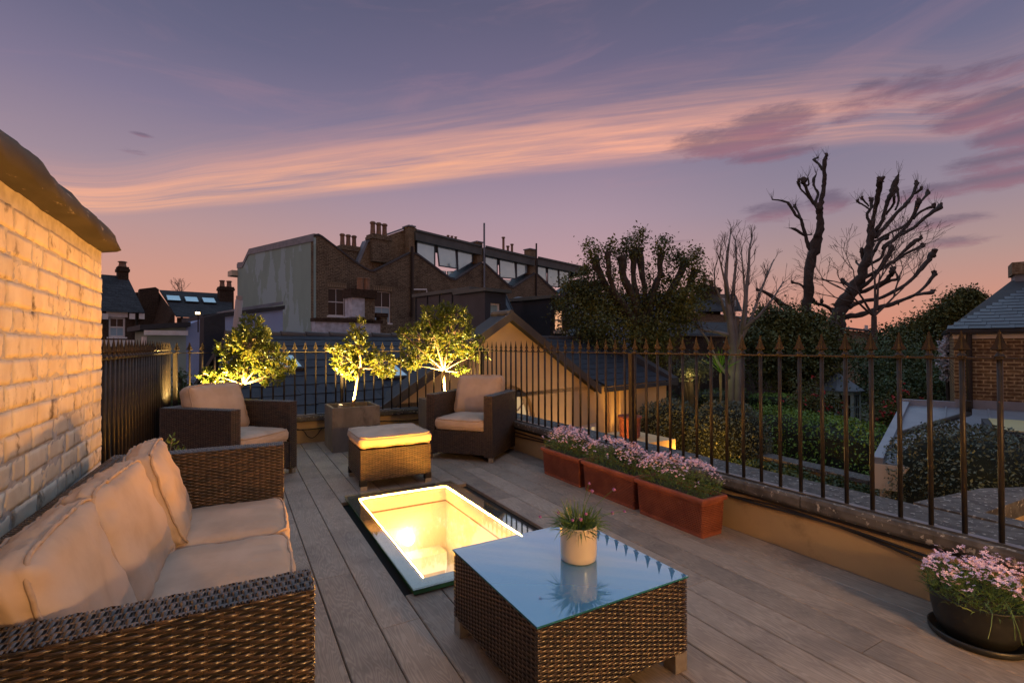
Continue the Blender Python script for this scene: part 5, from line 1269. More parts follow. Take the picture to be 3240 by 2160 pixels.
MB().box((-.09, -.05, -.04), (.09, .05, .06)).build('housing', 'iron', lamp_); MB().box((-.07, -.056, -.02), (.05, -.052, .045)).build('lens', 'lamplens', lamp_)
ap = Vector(lamp_.location); MB().tube([(0, 0, -.6), (0, 0, -.04)], .02, 6).build('bracket', 'iron', lamp_)

# ---------------------------------------------------------------- dark zinc mansard buildings
def mansard(label, D, tL, tC, bC, tR, front, winpx, glass, d_=1.1):
    F = Frame((at(tC[0], 1095, D).x, at(tC[0], 1095, D).y), 15); r_ = F.root('zinc_mansard', label, 'building')
    a, b = F.U(*tL), Vector((0, 0, F.W(*tC).z)); a.z = b.z; zb = F.W(tC[0], bC[1]).z-.3
    MB().prism([Vector((0, a.y, GZ)), Vector((0, -d_, GZ)), Vector((0, -d_, zb)), b, a], (.2, 0, 0)).build('side_wall', 'zinc', r_)
    LW = F.W(*tR).x
    MB().prism([b+Vector((.2, 0, 0)), Vector((.2, -d_, zb)), Vector((LW, -d_, zb)), Vector((LW, 0, b.z))], (0, .06, 0)).build('sloping_front', 'zinc', r_)
    bx('front_wall', (.2, -d_+.01, GZ), (LW, -d_+.3, zb-.01), 'brickA', r_)
    MB().prism([a+Vector((-.10, .1, .002)), b+Vector((-.10, -.10, .002)), Vector((LW, -.10, b.z+.002)), Vector((LW, a.y+.1, b.z+.002))], (0, 0, .11)).build('roof_edge', 'zinc2', r_)
    n = int(a.y/.5)
    for k in range(0, n+1):
        y_ = -.5+(a.y+.5)*k/n; zt = b.z if y_ >= 0 else b.z+(zb-b.z)*(-y_/d_)
        bx('standing_seam', (-.030, y_-.012, GZ+1.2), (-.001, y_+.012, zt-.02), 'zinc', r_)
    nn = Vector((0, -(b.z-zb), d_)).normalized()
    for k in range(8):
        x_ = .02+(LW-.05)*k/7; p, q = Vector((x_, 0, b.z))-Vector((0, .0, .02)), Vector((x_, -d_, zb)); MB().prism([p, q, q-Vector((0, .035, 0)), p-Vector((0, .035, 0))], (.024, 0, 0)).build('standing_seam', 'zinc', r_)
    (wx0, wy0), (wx1, wy1) = winpx; wf = -d_*.80
    p0, p1 = F.W(wx0, wy0, wf), F.W(wx1, wy1, wf); ua, ub, za, zb2 = p0.x, p1.x, p1.z, p0.z
    dm_ = MB().wall([(ua-.22, wf, za-.25), (ub+.22, wf, za-.25), (ub+.22, wf, zb2+.32), (ua-.22, wf, zb2+.32)], [[(ua, wf, za), (ub, wf, za), (ub, wf, zb2), (ua, wf, zb2)]], (0, 1.2, 0)).build('dormer', 'zinc', r_)
    bx('dormer_roof', (ua-.34, wf-.14, zb2+.322), (ub+.34, .5, zb2+.42), 'zinc2', dm_)
    sash(dm_, (ua, za, ub, zb2), wf+.06, (1 if glass == 'sunsetreflect' else 0, 0), glass=glass, t=.055)
    return r_, F
mansard('dark standing-seam zinc attic with one small white sash, left of the two attics', 15, (1316, 936), (1487, 919), (1530, 1075), (1600, 934), 0, ((1552, 958), (1584, 1030)), 'skyglass')
mansard('dark standing-seam zinc attic with an orange sash glowing as painted sunset reflection, right of the two attics', 16.5, (1603, 956), (1692, 948), (1728, 1060), (1800, 958), 0, ((1756, 977), (1786, 1048)), 'sunsetreflect')
dsk = thing('dome_rooflight', 'shallow dome rooflight glinting orange between the two zinc attics', 'rooflight', at(1643, 952, 18.5))
MB().lathe([(.42, 0), (.40, .05), (.33, .11), (.2, .155), (.01, .17)], 20).build('dome', 'skyglassp', dsk, smooth=True) if 0 else MB().lathe([(.34, 0), (.32, .05), (.25, .10), (.14, .135), (.01, .15)], 20).build('dome', 'sunsetreflect2' if 0 else 'lead', dsk, smooth=True)
MB().box((-.45, -.45, -.12), (.45, .45, -.001)).build('kerb', 'zinc', dsk)

# ---------------------------------------------------------------- white house & roofs behind the trees
FWh = Frame((at(2080, 1095, 26).x, at(2080, 1095, 26).y), 15)
wh = FWh.root('white_rendered_house', 'pale blue-white rendered house glimpsed through the ivy-clad tree', 'house')
a, b = FWh.W(1925, 930), FWh.W(2215, 1010)
MB().prism([Vector((a.x, 0, GZ)), Vector((b.x, 0, GZ)), Vector((b.x, 0, b.z)), FWh.W(2150, 925), Vector((a.x, 0, a.z))], (0, 3, 0)).build('wall', 'renderblue', wh)
wq = rect(FWh, (2185, 1130), (2215, 1190)); bx('window', (wq[0], -.02, wq[1]), (wq[2], -.002, wq[3]), 'darkglass', wh)
FK = Frame((at(2260, 1095, 30).x, at(2260, 1095, 30).y), 15)
bh = FK.root('brick_house_with_dormer', 'dark brick house with broad chimney and white dormer windows behind the birch', 'house')
a, b = FK.W(2165, 985), FK.W(2340, 985)
bx('wall', (a.x, 0, GZ), (b.x, 4, a.z), 'brickC', bh)
ra_, rb_ = FK.W(2150, 985, -.3), FK.W(2350, 985, -.3); rt0, rt1 = FK.W(2205, 935, 2), FK.W(2330, 935, 2)
MB().prism([ra_, rb_, rt1, rt0], (0, .1, .12)).build('roof', 'roofslate', bh)
c0, c1 = FK.W(2238, 902, 1), FK.W(2280, 960, 1); chimney(bh, c0.x, c1.x, 1, 1.8, c1.z-.8, c0.z, 2, 'brickD', .5, .15)
d0, d1 = FK.W(2280, 930, .3), FK.W(2332, 985, .3); bx('dormer', (d0.x, .3, d1.z), (d1.x, 2.4, d0.z), 'zinc2', bh)
for p0, p1 in (((2283, 943), (2295, 977)), ((2313, 948), (2326, 976))):
    q = rect(FK, p0, p1, .29); bx('window', (q[0], .24, q[1]), (q[2], .298, q[3]), 'white', bh); bx('pane', (q[0]+.05, .23, q[1]+.05), (q[2]-.05, .238, q[3]-.05), 'blind', bh)
FM_ = Frame((at(2230, 1095, 21).x, at(2230, 1095, 21).y), 15)
lr = FM_.root('slate_outbuilding', 'low dark slate-roofed outbuilding behind the pale birch stems', 'outbuilding')
a, b, c, d = FM_.W(2160, 1062), FM_.W(2330, 1062), FM_.W(2160, 1022, 2), FM_.W(2330, 1026, 2)
MB().prism([a, b, d, c], (0, .1, .1)).build('roof', 'roofslate', lr); bx('wall', (a.x+.1, .1, GZ), (b.x-.1, 2, a.z), 'brickD', lr)
# distant low buildings on the skyline
for k, (x0p, x1p, yt, D, mt, lb) in enumerate([(2330, 2560, 992, 60, 'brickD', 'long low dark roof on the skyline between the two pollarded trees'), (2655, 2765, 1022, 45, 'brickC', 'small far brick house with a white window right of the leaning tree'), (1840, 2010, 905, 50, 'brickD', 'dark house with chimney hidden behind the ivy-clad tree')]):
    F = Frame((at((x0p+x1p)/2, 1095, D).x, at((x0p+x1p)/2, 1095, D).y), 15); r_ = F.root('distant_house', lb, 'house')
    a, b = F.W(x0p, yt+20), F.W(x1p, yt+20); zt = F.W(x0p, yt).z
    bx('wall', (a.x, 0, GZ), (b.x, 5, a.z), mt, r_); MB().prism([Vector((a.x-.3, -.3, a.z)), Vector((b.x+.3, -.3, a.z)), Vector((b.x-.5, 2.5, zt)), Vector((a.x+.5, 2.5, zt))], (0, 0, .15)).build('roof', 'roofslate', r_)
    if k != 1: chimney(r_, (a.x+b.x)/2+.3, (a.x+b.x)/2+1.4, 2, 2.8, a.z, zt+1.2, 2, mt)
    else:
        for q in (2662, 2735):
            p = rect(F, (q, 1028), (q+10, 1055)); bx('window', (p[0], -.05, p[1]), (p[2], -.002, p[3]), 'white', r_)

# ---------------------------------------------------------------- brick house with slate roof, right
RH = at(3018, 1060, 10.5); FR = Frame((RH.x, RH.y), -70)
rh = FR.root('yellow_brick_house', 'yellow brick house with blue slate roof at the right edge of the view', 'house')
EZ2 = at(3018, 1060, 10.5).z; XR = 5.5
bx('front_wall', (0, 0, GZ), (XR, .3, EZ2), 'brickB', rh); bx('side_wall', (.001, .3, GZ), (.3, 5.2, EZ2), 'brickB', rh)
bx('eaves_board', (-.02, -.05, EZ2-.08), (XR, -.002, EZ2+.01), 'cream', rh); bx('gutter', (-.06, -.17, EZ2+.015), (XR, -.055, EZ2+.09), 'iron', rh)
q = FR.W(3066, 1100, -.08); MB().tube([(q.x, -.10, -.15), (q.x, -.10, EZ2+.03)], .05, 10).build('downpipe', 'iron', rh)
rz0 = FR.W(3010, 1040, -.2).z; RT_ = FR.W(3200, 884, 3.0); x0r = -.12; xh = RT_.x
MB().prism([(x0r, -.2, rz0-.02), (XR, -.2, rz0-.02), (XR, 3.0, RT_.z-.03), (xh, 3.0, RT_.z-.03)], (0, .02, -.06)).build('roof', 'darkpanel', rh)
MB().prism([(xh, 3.02, RT_.z-.03), (XR, 3.02, RT_.z-.03), (XR, 5.6, rz0), (x0r, 5.6, rz0)], (0, 0, -.06)).build('rear_roof', 'darkpanel', rh)
MB().prism([(x0r, -.2, rz0-.02), (x0r, 5.6, rz0), (xh, 3.0, RT_.z-.03)], (.04, 0, -.05)).build('hip', 'slate', rh)
slates(rh, FR, (x0r, -.21, rz0-.01), (x0r+4.4, -.21, rz0-.01), (xh, 3.0, RT_.z-.02), (x0r+4.4, 3.0, RT_.z-.02), 17, .34, 'slate')
c0 = FR.W(3196, 836, 3.2); bx('chimney', (c0.x+.05, 2.9, RT_.z-.6), (c0.x+1.2, 3.6, c0.z-.30), 'lead', rh); bx('chimney_top', (c0.x, 2.85, c0.z-.298), (c0.x+1.25, 3.65, c0.z), 'brickC', rh)
# zinc-roofed extension in front of it
zn = FR.root('zinc_roof_extension', 'single-storey extension with pale zinc roof and yellow rooflight below the brick house', 'extension')
ZR = -.17
p0, p1 = FR.Z(2868, 1278, ZR+.1), FR.Z(2782, 1458, ZR-.28); print('EXT', p0, p1)
xr = XR
MB().prism([Vector((p0.x, p0.y, ZR+.08)), Vector((p1.x, p1.y, ZR-.30)), Vector((xr, p1.y, ZR-.30)), Vector((xr, p0.y, ZR+.08))], (0, 0, -.10)).build('zinc_roof', 'lightzinc', zn)
MB().prism([Vector((p0.x-.07, p0.y, ZR+.16)), Vector((p1.x-.07, p1.y-.05, ZR-.22)), Vector((p1.x+.05, p1.y-.05, ZR-.22)), Vector((p0.x+.05, p0.y, ZR+.16))], (0, 0, -.20)).build('kerb_flashing', 'lightzinc', zn)
bx('back_kerb', (p0.x-.07, p0.y+.001, ZR-.1), (-.01, p0.y+.12, ZR+.20), 'lightzinc', zn)
bx('wall_flashing', (.0, -.03, ZR-.05), (xr, -.003, ZR+.20), 'lightzinc', zn)
bx('side_wall', (p1.x, p1.y+.05, GZ), (p1.x+.2, p0.y-.1, ZR-.42), 'cream', zn); bx('front_wall', (p1.x+.2, p1.y+.05, GZ), (xr, p1.y+.25, ZR-.42), 'yellowwall', zn)
bx('front_fascia', (p1.x-.06, p1.y-.06, ZR-.66), (xr, p1.y-.03, ZR-.31), 'cream', zn)
for k in range(1, 6):
    t_ = k*.62; MB().prism([Vector((p0.x+t_, p0.y-.02, ZR+.081)), Vector((p1.x+t_, p1.y+.02, ZR-.295)), Vector((p1.x+t_, p1.y+.02, ZR-.27)), Vector((p0.x+t_, p0.y-.02, ZR+.105))], (.025, 0, 0)).build('standing_seam', 'lightzinc', zn)
gA = FR.Z(3105, 1332, ZR+.05)
bx('rooflight_kerb', (gA.x, gA.y-1.6, ZR-.2), (gA.x+2.6, gA.y-.0, ZR+.10), 'darkpanel', zn); bx('rooflight_pane', (gA.x+.08, gA.y-1.52, ZR+.101), (gA.x+2.5, gA.y-.08, ZR+.12), 'rooflight', zn)
s0, s1_ = FR.Z(3066, 1312, ZR+.12), FR.Z(2848, 1372, ZR+.0); MB().tube([s0+Vector((0, 0, .25)), s0+Vector((0, 0, .02)), s1_], .045, 8).build('rainwater_pipe', 'iron', zn)
# white magnolia beside brick house
def sphere_pts(c, r_, n, sq=1.0, inner=.8):
    v = rs.normal(0, 1, (n, 3)); v /= np.linalg.norm(v, axis=1)[:, None]; q = rs.uniform(inner, 1.03, n)[:, None]
    return np.array(c)+v*q*np.array([r_, r_, r_*sq])
def quads(P, size, name, mt, parent, off, jit=.4, kind='stuff', up=0.0):
    n = len(P); a = rs.normal(0, 1, (n, 3)); a[:, 2] += up; a /= np.linalg.norm(a, axis=1)[:, None]; b = np.cross(a, rs.normal(0, 1, (n, 3))); b /= (np.linalg.norm(b, axis=1)[:, None]+1e-9); c = np.cross(a, b)
    s_ = size*rs.uniform(1-jit, 1+jit, n)[:, None]; P = np.asarray(P)
    V = np.stack([P-b*s_, P+c*s_*.5+a*s_*.15, P+b*s_, P-c*s_*.5+a*s_*.15], 1).reshape(-1, 3)
    F = np.arange(n)[:, None]*4+np.array([[0, 1, 2, 3]]); return npmesh(name, V, F, mt, parent, kind, off=off)
mg = thing('magnolia', 'white-flowering magnolia against the corner of the yellow brick house', 'tree', at(3000, 1200, 13.0)*1.0)
mo = Vector(mg.location); mg.location = (mo.x, mo.y, GZ); mo = Vector(mg.location)
P = np.concatenate([sphere_pts(at(px, py, 13.0), r_*13/FPX, 130, 1, .2) for px, py, r_ in ((3003, 1070, 16), (2992, 1110, 24), (2985, 1150, 24), (3000, 1190, 22), (2990, 1090, 20))])
quads(P, .045, 'blossom', 'whiteflower', mg, mo); t_ = MB(); t_.tube([(0, 0, 0), (.05, 0, 2.5), at(2995, 1170, 13)-mo, at(3003, 1070, 13)-mo], [.07, .05, .04, .01], 6); t_.build('trunk', 'darktrunk', mg)

# ---------------------------------------------------------------- TREES traced limb by limb
def limbs(root, off, D, polys, sc, ox, oy, name, mt, wob=.35, knob=True, seed=0, cyc=1.0, twigs=True, rscale=1.0):
    R_ = random.Random(seed); b = MB(); tw = MB()
    for li, pl_ in enumerate(polys):
        # smooth depth drift so limbs spread in depth as well
        dz = R_.uniform(-1, 1)*wob*3; pts = []; rad = []
        for k, (x, y, r_) in enumerate(pl_):
            px, py = ox+x/sc, oy+y/sc; t_ = k/max(1, len(pl_)-1)
            d0 = D+dz*t_+pl_[0][2]*0
            pts.append(at(px, py, d0)-off); rad.append(r_/sc*d0/FPX*.58*rscale)
        # resample with crook
        P, Rr = [], []
        for i_ in range(len(pts)-1):
            n_ = 4
            for k in range(n_):
                t_ = k/n_; p0 = pts[max(i_-1, 0)]; p1, p2 = pts[i_], pts[i_+1]; p3 = pts[min(i_+2, len(pts)-1)]
                q = .5*((2*p1)+(p2-p0)*t_+(2*p0-5*p1+4*p2-p3)*t_*t_+(3*p1-p0-3*p2+p3)*t_**3); rr = rad[i_]*(1-t_)+rad[i_+1]*t_
                q = q+Vector((R_.uniform(-1, 1), R_.uniform(-1, 1), R_.uniform(-1, 1)))*rr*.25; P.append(q); Rr.append(max(.004, rr*R_.uniform(.88, 1.14)))
        P.append(pts[-1]); Rr.append(rad[-1]*(1.35 if knob else .5)); b.tube(P, Rr, 8)
        if twigs:
            for _ in range(7 if pl_[-1][2] > 5 else 2):
                dr = Vector((R_.uniform(-.5, .5), R_.uniform(-.5, .5), R_.uniform(.5, 1.2))).normalized(); L_ = R_.uniform(.25, .9)*D/30
                p = P[-1]; m_ = p+dr*L_*.5+Vector((R_.uniform(-.05, .05), R_.uniform(-.05, .05), 0)); tw.tube([p, m_, p+dr*L_], [.010, .007, .004], 3, caps=False)
                if knob: tw.tube([p, p+dr*rad[-1]*R_.uniform(1.2, 2.2)], [rad[-1]*.9, rad[-1]*.5], 5)
            for _ in range(len(P)//2):
                i_ = R_.randrange(len(P)//3, len(P)); dr = Vector((R_.uniform(-1, 1), R_.uniform(-1, 1), R_.uniform(-.3, 1))).normalized(); L_ = R_.uniform(.15, .5)*D/30
                tw.tube([P[i_], P[i_]+dr*L_], [.012, .004], 3, caps=False)
    b.build('trunk', mt, root, smooth=True)
    if twigs: tw.build('twigs', 'twig', root, kind='stuff')
t1 = [[(450, 1700, 64), (452, 1430, 66), (465, 1250, 62), (470, 1050, 60), (510, 930, 70), (540, 800, 66), (562, 700, 46), (562, 600, 44), (550, 545, 44)],
      [(550, 550, 40), (570, 500, 32), (590, 380, 28), (598, 310, 28), (592, 230, 26), (600, 150, 26), (618, 110, 20)], [(582, 228, 20), (545, 175, 15), (510, 145, 18), (545, 130, 10)],
      [(550, 548, 38), (510, 500, 26), (470, 440, 20), (435, 350, 20), (425, 330, 36)], [(500, 490, 16), (450, 440, 12), (398, 380, 12), (383, 325, 22)], [(437, 355, 14), (468, 352, 14), (460, 290, 6)],
      [(515, 500, 20), (545, 435, 18), (515, 370, 14), (508, 312, 22), (530, 265, 6)],
      [(500, 910, 40), (460, 840, 26), (430, 730, 24), (405, 640, 22), (360, 600, 20), (310, 520, 22), (270, 490, 14), (165, 473, 8)], [(405, 640, 16), (380, 580, 14), (350, 530, 18)],
      [(430, 770, 18), (350, 720, 20), (305, 710, 4)], [(430, 765, 12), (490, 763, 8)], [(445, 1230, 22), (400, 1175, 14), (330, 1160, 16)],
      [(490, 1290, 26), (520, 1330, 26), (600, 1350, 22), (680, 1400, 30)], [(575, 1345, 14), (575, 1315, 20)], [(440, 1480, 40), (250, 1340, 40), (130, 1250, 26), (40, 1220, 18)]]
t2 = [[(680, 1800, 110), (690, 1600, 104), (700, 1500, 100), (735, 1370, 92), (780, 1280, 86), (860, 1180, 74), (920, 1060, 66), (960, 920, 60), (980, 780, 52), (985, 680, 36)],
      [(985, 690, 24), (950, 600, 20), (985, 540, 18), (985, 480, 26)], [(980, 562, 12), (920, 520, 10), (870, 490, 18)], [(965, 530, 10), (905, 465, 16)],
      [(990, 700, 28), (1010, 600, 24), (1030, 500, 30), (1045, 400, 36), (1060, 320, 40)], [(1010, 740, 30), (1070, 660, 28), (1100, 560, 26), (1120, 490, 28), (1165, 400, 46), (1190, 320, 34), (1210, 265, 8)],
      [(1100, 600, 16), (1165, 520, 16), (1175, 450, 16)], [(1185, 560, 14), (1212, 480, 14), (1200, 390, 20)],
      [(1020, 780, 34), (1110, 690, 26), (1200, 580, 24), (1270, 510, 28), (1330, 430, 18), (1360, 340, 26)], [(1340, 430, 16), (1400, 385, 18)],
      [(1010, 820, 20), (1120, 760, 14), (1260, 690, 18), (1330, 610, 18), (1370, 490, 26)], [(1375, 510, 16), (1440, 440, 18), (1452, 420, 26)],
      [(1080, 880, 30), (1200, 780, 26), (1290, 680, 20), (1340, 600, 18), (1380, 495, 28)], [(1220, 770, 24), (1330, 710, 22), (1430, 620, 24), (1555, 535, 32)], [(1330, 640, 16), (1400, 570, 16), (1505, 530, 24)],
      [(930, 1120, 30), (1040, 1060, 24), (1160, 990, 22), (1260, 900, 22), (1330, 830, 34), (1400, 790, 18)], [(1160, 1000, 20), (1290, 910, 18), (1415, 855, 22)],
      [(860, 1230, 30), (980, 1140, 24), (1080, 1000, 26), (1160, 880, 32)], [(930, 1180, 20), (920, 1000, 20), (905, 900, 26)], [(900, 1040, 18), (860, 990, 12)],
      [(790, 1370, 34), (900, 1320, 28), (1050, 1290, 24), (1200, 1220, 24), (1330, 1120, 24), (1420, 1020, 30), (1490, 930, 42)],
      [(750, 1450, 36), (900, 1420, 36), (1050, 1370, 32), (1200, 1320, 26), (1340, 1265, 20), (1440, 1180, 20), (1510, 1090, 28)], [(1340, 1265, 18), (1490, 1240, 24)],
      [(880, 1250, 26), (1000, 1200, 26), (1120, 1130, 28), (1160, 1070, 36)], [(790, 1290, 24), (800, 1190, 20), (750, 1150, 26)], [(1020, 1210, 20), (1130, 1150, 18), (1210, 1130, 22)],
      [(1010, 900, 22), (1060, 820, 20), (1110, 790, 28)], [(960, 1010, 22), (1060, 960, 20), (1100, 870, 22), (1180, 800, 14)]]
for nm, lb, D, pol, sd_ in (('pollarded_tree', 'tall bare pollarded tree, upright one of the two dark silhouettes', 30, t1, 3), ('pollarded_tree', 'big bare pollarded tree leaning right with many knobbly limbs against the sunset', 28, t2, 4)):
    b0 = at(2380+pol[0][0][0]/2.614, 1200, D); rt = thing(nm, lb, 'tree', (b0.x, b0.y, GZ), 0, 'bare pollarded trees'); limbs(rt, Vector(rt.location), D, pol, 2.614, 2380, 450, nm, 'darktrunk', seed=sd_)
    b = MB(); p = at(2380+pol[0][0][0]/2.614, 1120, D); MB().tube([(0, 0, 0), (p.x-b0.x, p.y-b0.y, p.z-GZ)], [.6, .5 if sd_ == 4 else .4], 8).build('lower_trunk', 'darktrunk', rt, smooth=True)
# recursive fine bare trees
def grow(b, p, d, L_, r_, dep, R_, spread=.5, upb=.15, n=4, minr=.006, split=(2, 3), droop=0):
    P = [p]; dd = d.copy(); seg = 3
    for k in range(seg):
        dd = (dd+Vector((R_.uniform(-1, 1), R_.uniform(-1, 1), R_.uniform(-1, 1)))*.16+Vector((0, 0, upb*.3-droop))).normalized(); P.append(P[-1]+dd*L_/seg)
    b.tube(P, [max(minr, r_*(1-.35*k/seg)) for k in range(seg+1)], n if r_ > .02 else 3, caps=False)
    if dep <= 0: return
    for k in range(R_.randint(*split)):
        i_ = R_.choice([seg, seg, seg-1]) if k else seg; dr = Vector((R_.uniform(-1, 1), R_.uniform(-1, 1), R_.uniform(-.6, 1))).normalized()
        nd = (dd+dr*spread+Vector((0, 0, upb))).normalized(); grow(b, P[i_], nd, L_*R_.uniform(.62, .88), r_*R_.uniform(.5, .68), dep-1, R_, spread, upb, n, minr, split, droop)
rt = thing('fine_twigged_tree', 'slender bare tree with fine twigs in front of the leaning pollard', 'tree', Vector((at(2765, 1100, 24).x, at(2765, 1100, 24).y, GZ)))
R_ = random.Random(12); b = MB(); o = Vector(rt.location); tpz = at(2765, 1000, 24)-o
b.tube([(0, 0, 0), (0, 0, tpz.z*.6), tpz], [.2, .15, .12], 7)
for d, L_ in (((-.5, .3, .9), 1.5), ((.35, -.2, 1), 1.7), ((.9, -.3, .75), 1.4), ((-.9, .35, .7), 1.5), ((.1, .1, 1), 1.9)): grow(b, tpz, Vector(d).normalized(), L_, .07, 5, R_, .62, .02, 4, .007)
b.build('trunk', 'twig', rt, smooth=False)
rt = thing('silver_birch', 'pale many-stemmed birch with bare twigs right of the ivy-clad tree', 'tree', Vector((at(2320, 1240, 15).x, at(2320, 1240, 15).y, GZ)))
R_ = random.Random(5); b = MB(); tw = MB(); o = Vector(rt.location); D = 15
st_ = [[(2305, 1290, 24), (2310, 1200, 24), (2318, 1120, 26), (2312, 1040, 22), (2302, 960, 18), (2298, 880, 12), (2302, 800, 8), (2310, 740, 3)],
       [(2325, 1290, 26), (2330, 1200, 26), (2330, 1120, 26), (2325, 1050, 20), (2318, 980, 13), (2322, 900, 10), (2330, 820, 6), (2325, 760, 3)],
       [(2332, 1130, 22), (2345, 1060, 20), (2355, 990, 16), (2362, 920, 12), (2368, 850, 9), (2372, 790, 7), (2380, 740, 3)],
       [(2340, 1080, 14), (2375, 1010, 10), (2400, 940, 8), (2425, 880, 6), (2450, 820, 3)], [(2350, 1040, 12), (2400, 1000, 9), (2450, 940, 6), (2480, 890, 3)],
       [(2305, 1060, 14), (2270, 1050, 9), (2225, 1045, 7), (2200, 1025, 3)], [(2300, 1010, 10), (2285, 950, 8), (2262, 900, 5), (2262, 850, 3)], [(2318, 1210, 12), (2275, 1150, 10), (2235, 1070, 7), (2205, 1030, 3)],
       [(2345, 1070, 8), (2360, 960, 7), (2350, 860, 5), (2345, 780, 3)], [(2310, 960, 8), (2290, 870, 6), (2275, 820, 4), (2285, 770, 2)]]
for pl_ in st_:
    dd = R_.uniform(-.6, .6); P = [at(x, y, D+dd*k/len(pl_))-o+Vector((R_.uniform(-.03, .03), 0, 0)) for k, (x, y, r_) in enumerate(pl_)]
    if pl_[0][1] > 1280: P[0] = Vector((P[0].x*.9, P[0].y*.9, 0))
    b.tube(P, [r_*D/FPX*.5 for *_, r_ in pl_], 8)
    for k in range(max(1, len(P)//2), len(P)):
        for _ in range(5):
            q = P[k-1].lerp(P[k], R_.random()); dr = (P[k]-P[k-1]).normalized()+Vector((R_.uniform(-1, 1), R_.uniform(-1, 1), R_.uniform(-.2, .8)))*.6
            grow(tw, q, dr.normalized(), R_.uniform(.16, .36), .011, 2, R_, .5, .06, 3, .003)
b.build('trunk', 'palebark', rt, smooth=True); tw.build('twigs', 'twig', rt, kind='stuff')
for (px, py, D, L_, lb) in ((575, 925, 40, 1.3, 'small bare tree top above the roof with three rooflights'), (2460, 1010, 32, 1.8, 'bare shrub tangle at the foot of the upright pollard')):
    rt = thing('bare_tree', lb, 'tree', at(px, py+25, D)); b = MB(); R_ = random.Random(int(px)); o = Vector(rt.location)
    b.tube([(0, 0, GZ-o.z), (0, 0, 0)], [.15, .08], 5)
    for _ in range(6): grow(b, Vector((0, 0, 0)), Vector((R_.uniform(-1, 1), R_.uniform(-.5, .5), .9)).normalized(), L_*.5, .03, 3, R_, .5, .02, 3, .008)
    b.build('branches', 'twig', rt)
# ivy-clad pollard
iv = thing('ivy_clad_tree', 'ivy-clad pollarded tree with leafy stubs in the middle of the skyline', 'tree', Vector((at(2030, 1200, 15).x, at(2030, 1200, 15).y, GZ)))
o = Vector(iv.location); D = 15
pol = [[(2040, 1300, 60), (2035, 1150, 60), (2020, 1060, 56)], [(2030, 1080, 36), (1960, 970, 30), (1905, 880, 24), (1880, 822, 34)], [(2030, 1080, 36), (1985, 980, 28), (1935, 900, 20), (1923, 795, 22)], [(2035, 1070, 36), (2010, 960, 26), (1975, 880, 26), (1965, 810, 32)],
       [(2035, 1070, 30), (2015, 940, 20), (2005, 870, 18), (2003, 795, 26)], [(2040, 1070, 30), (2040, 930, 20), (2030, 860, 20), (2020, 785, 34)], [(2045, 1070, 30), (2060, 960, 18), (2085, 880, 16), (2090, 800, 30)],
       [(2050, 1070, 30), (2100, 960, 26), (2145, 880, 26), (2170, 820, 30)], [(2060, 1090, 26), (2140, 980, 24), (2180, 900, 24), (2200, 850, 28)], [(2040, 1070, 26), (2070, 900, 16), (2100, 870, 16)]]
limbs(iv, o, D, pol, 1, 0, 0, 'ivy', 'darktrunk', wob=.25, seed=8, twigs=False, rscale=.72)
P = []; 
for px, py, r_, n in [(1850, 935, 60, 2600), (1800, 905, 38, 700), (1830, 1000, 70, 2800), (1910, 960, 85, 4200), (1900, 1050, 80, 3400), (1990, 980, 80, 3600), (2020, 1080, 80, 3200), (2060, 960, 70, 2600), (2120, 960, 75, 3000), (2090, 1060, 60, 2200), (2180, 940, 62, 2200), (2215, 905, 30, 500), (2010, 1180, 55, 1800), (2150, 1010, 50, 1300), (1860, 860, 38, 700), (1770, 960, 26, 300), (2080, 1140, 50, 900),
                      (1877, 800, 36, 520), (1862, 770, 22, 120), (1925, 790, 22, 230), (1935, 765, 18, 90), (1965, 800, 34, 480), (1985, 770, 26, 220), (2020, 760, 36, 520), (2032, 735, 18, 130), (2003, 800, 30, 260), (2090, 790, 30, 420), (2105, 762, 24, 180), (2140, 820, 40, 620), (2190, 830, 40, 700), (2205, 800, 22, 200), (1940, 860, 34, 260), (2050, 860, 40, 300), (2110, 880, 30, 260), (1905, 830, 26, 200), (2230, 870, 22, 150)]:
    c = at(px, py, D+rs.uniform(-.7, .7)); v = rs.normal(0, .50, (int(n*(.85 if py > 850 else .85)), 3)); P.append(np.array(c)+v*r_*D/FPX)
quads(np.concatenate(P), .043, 'crown', 'ivyleaf', iv, o)

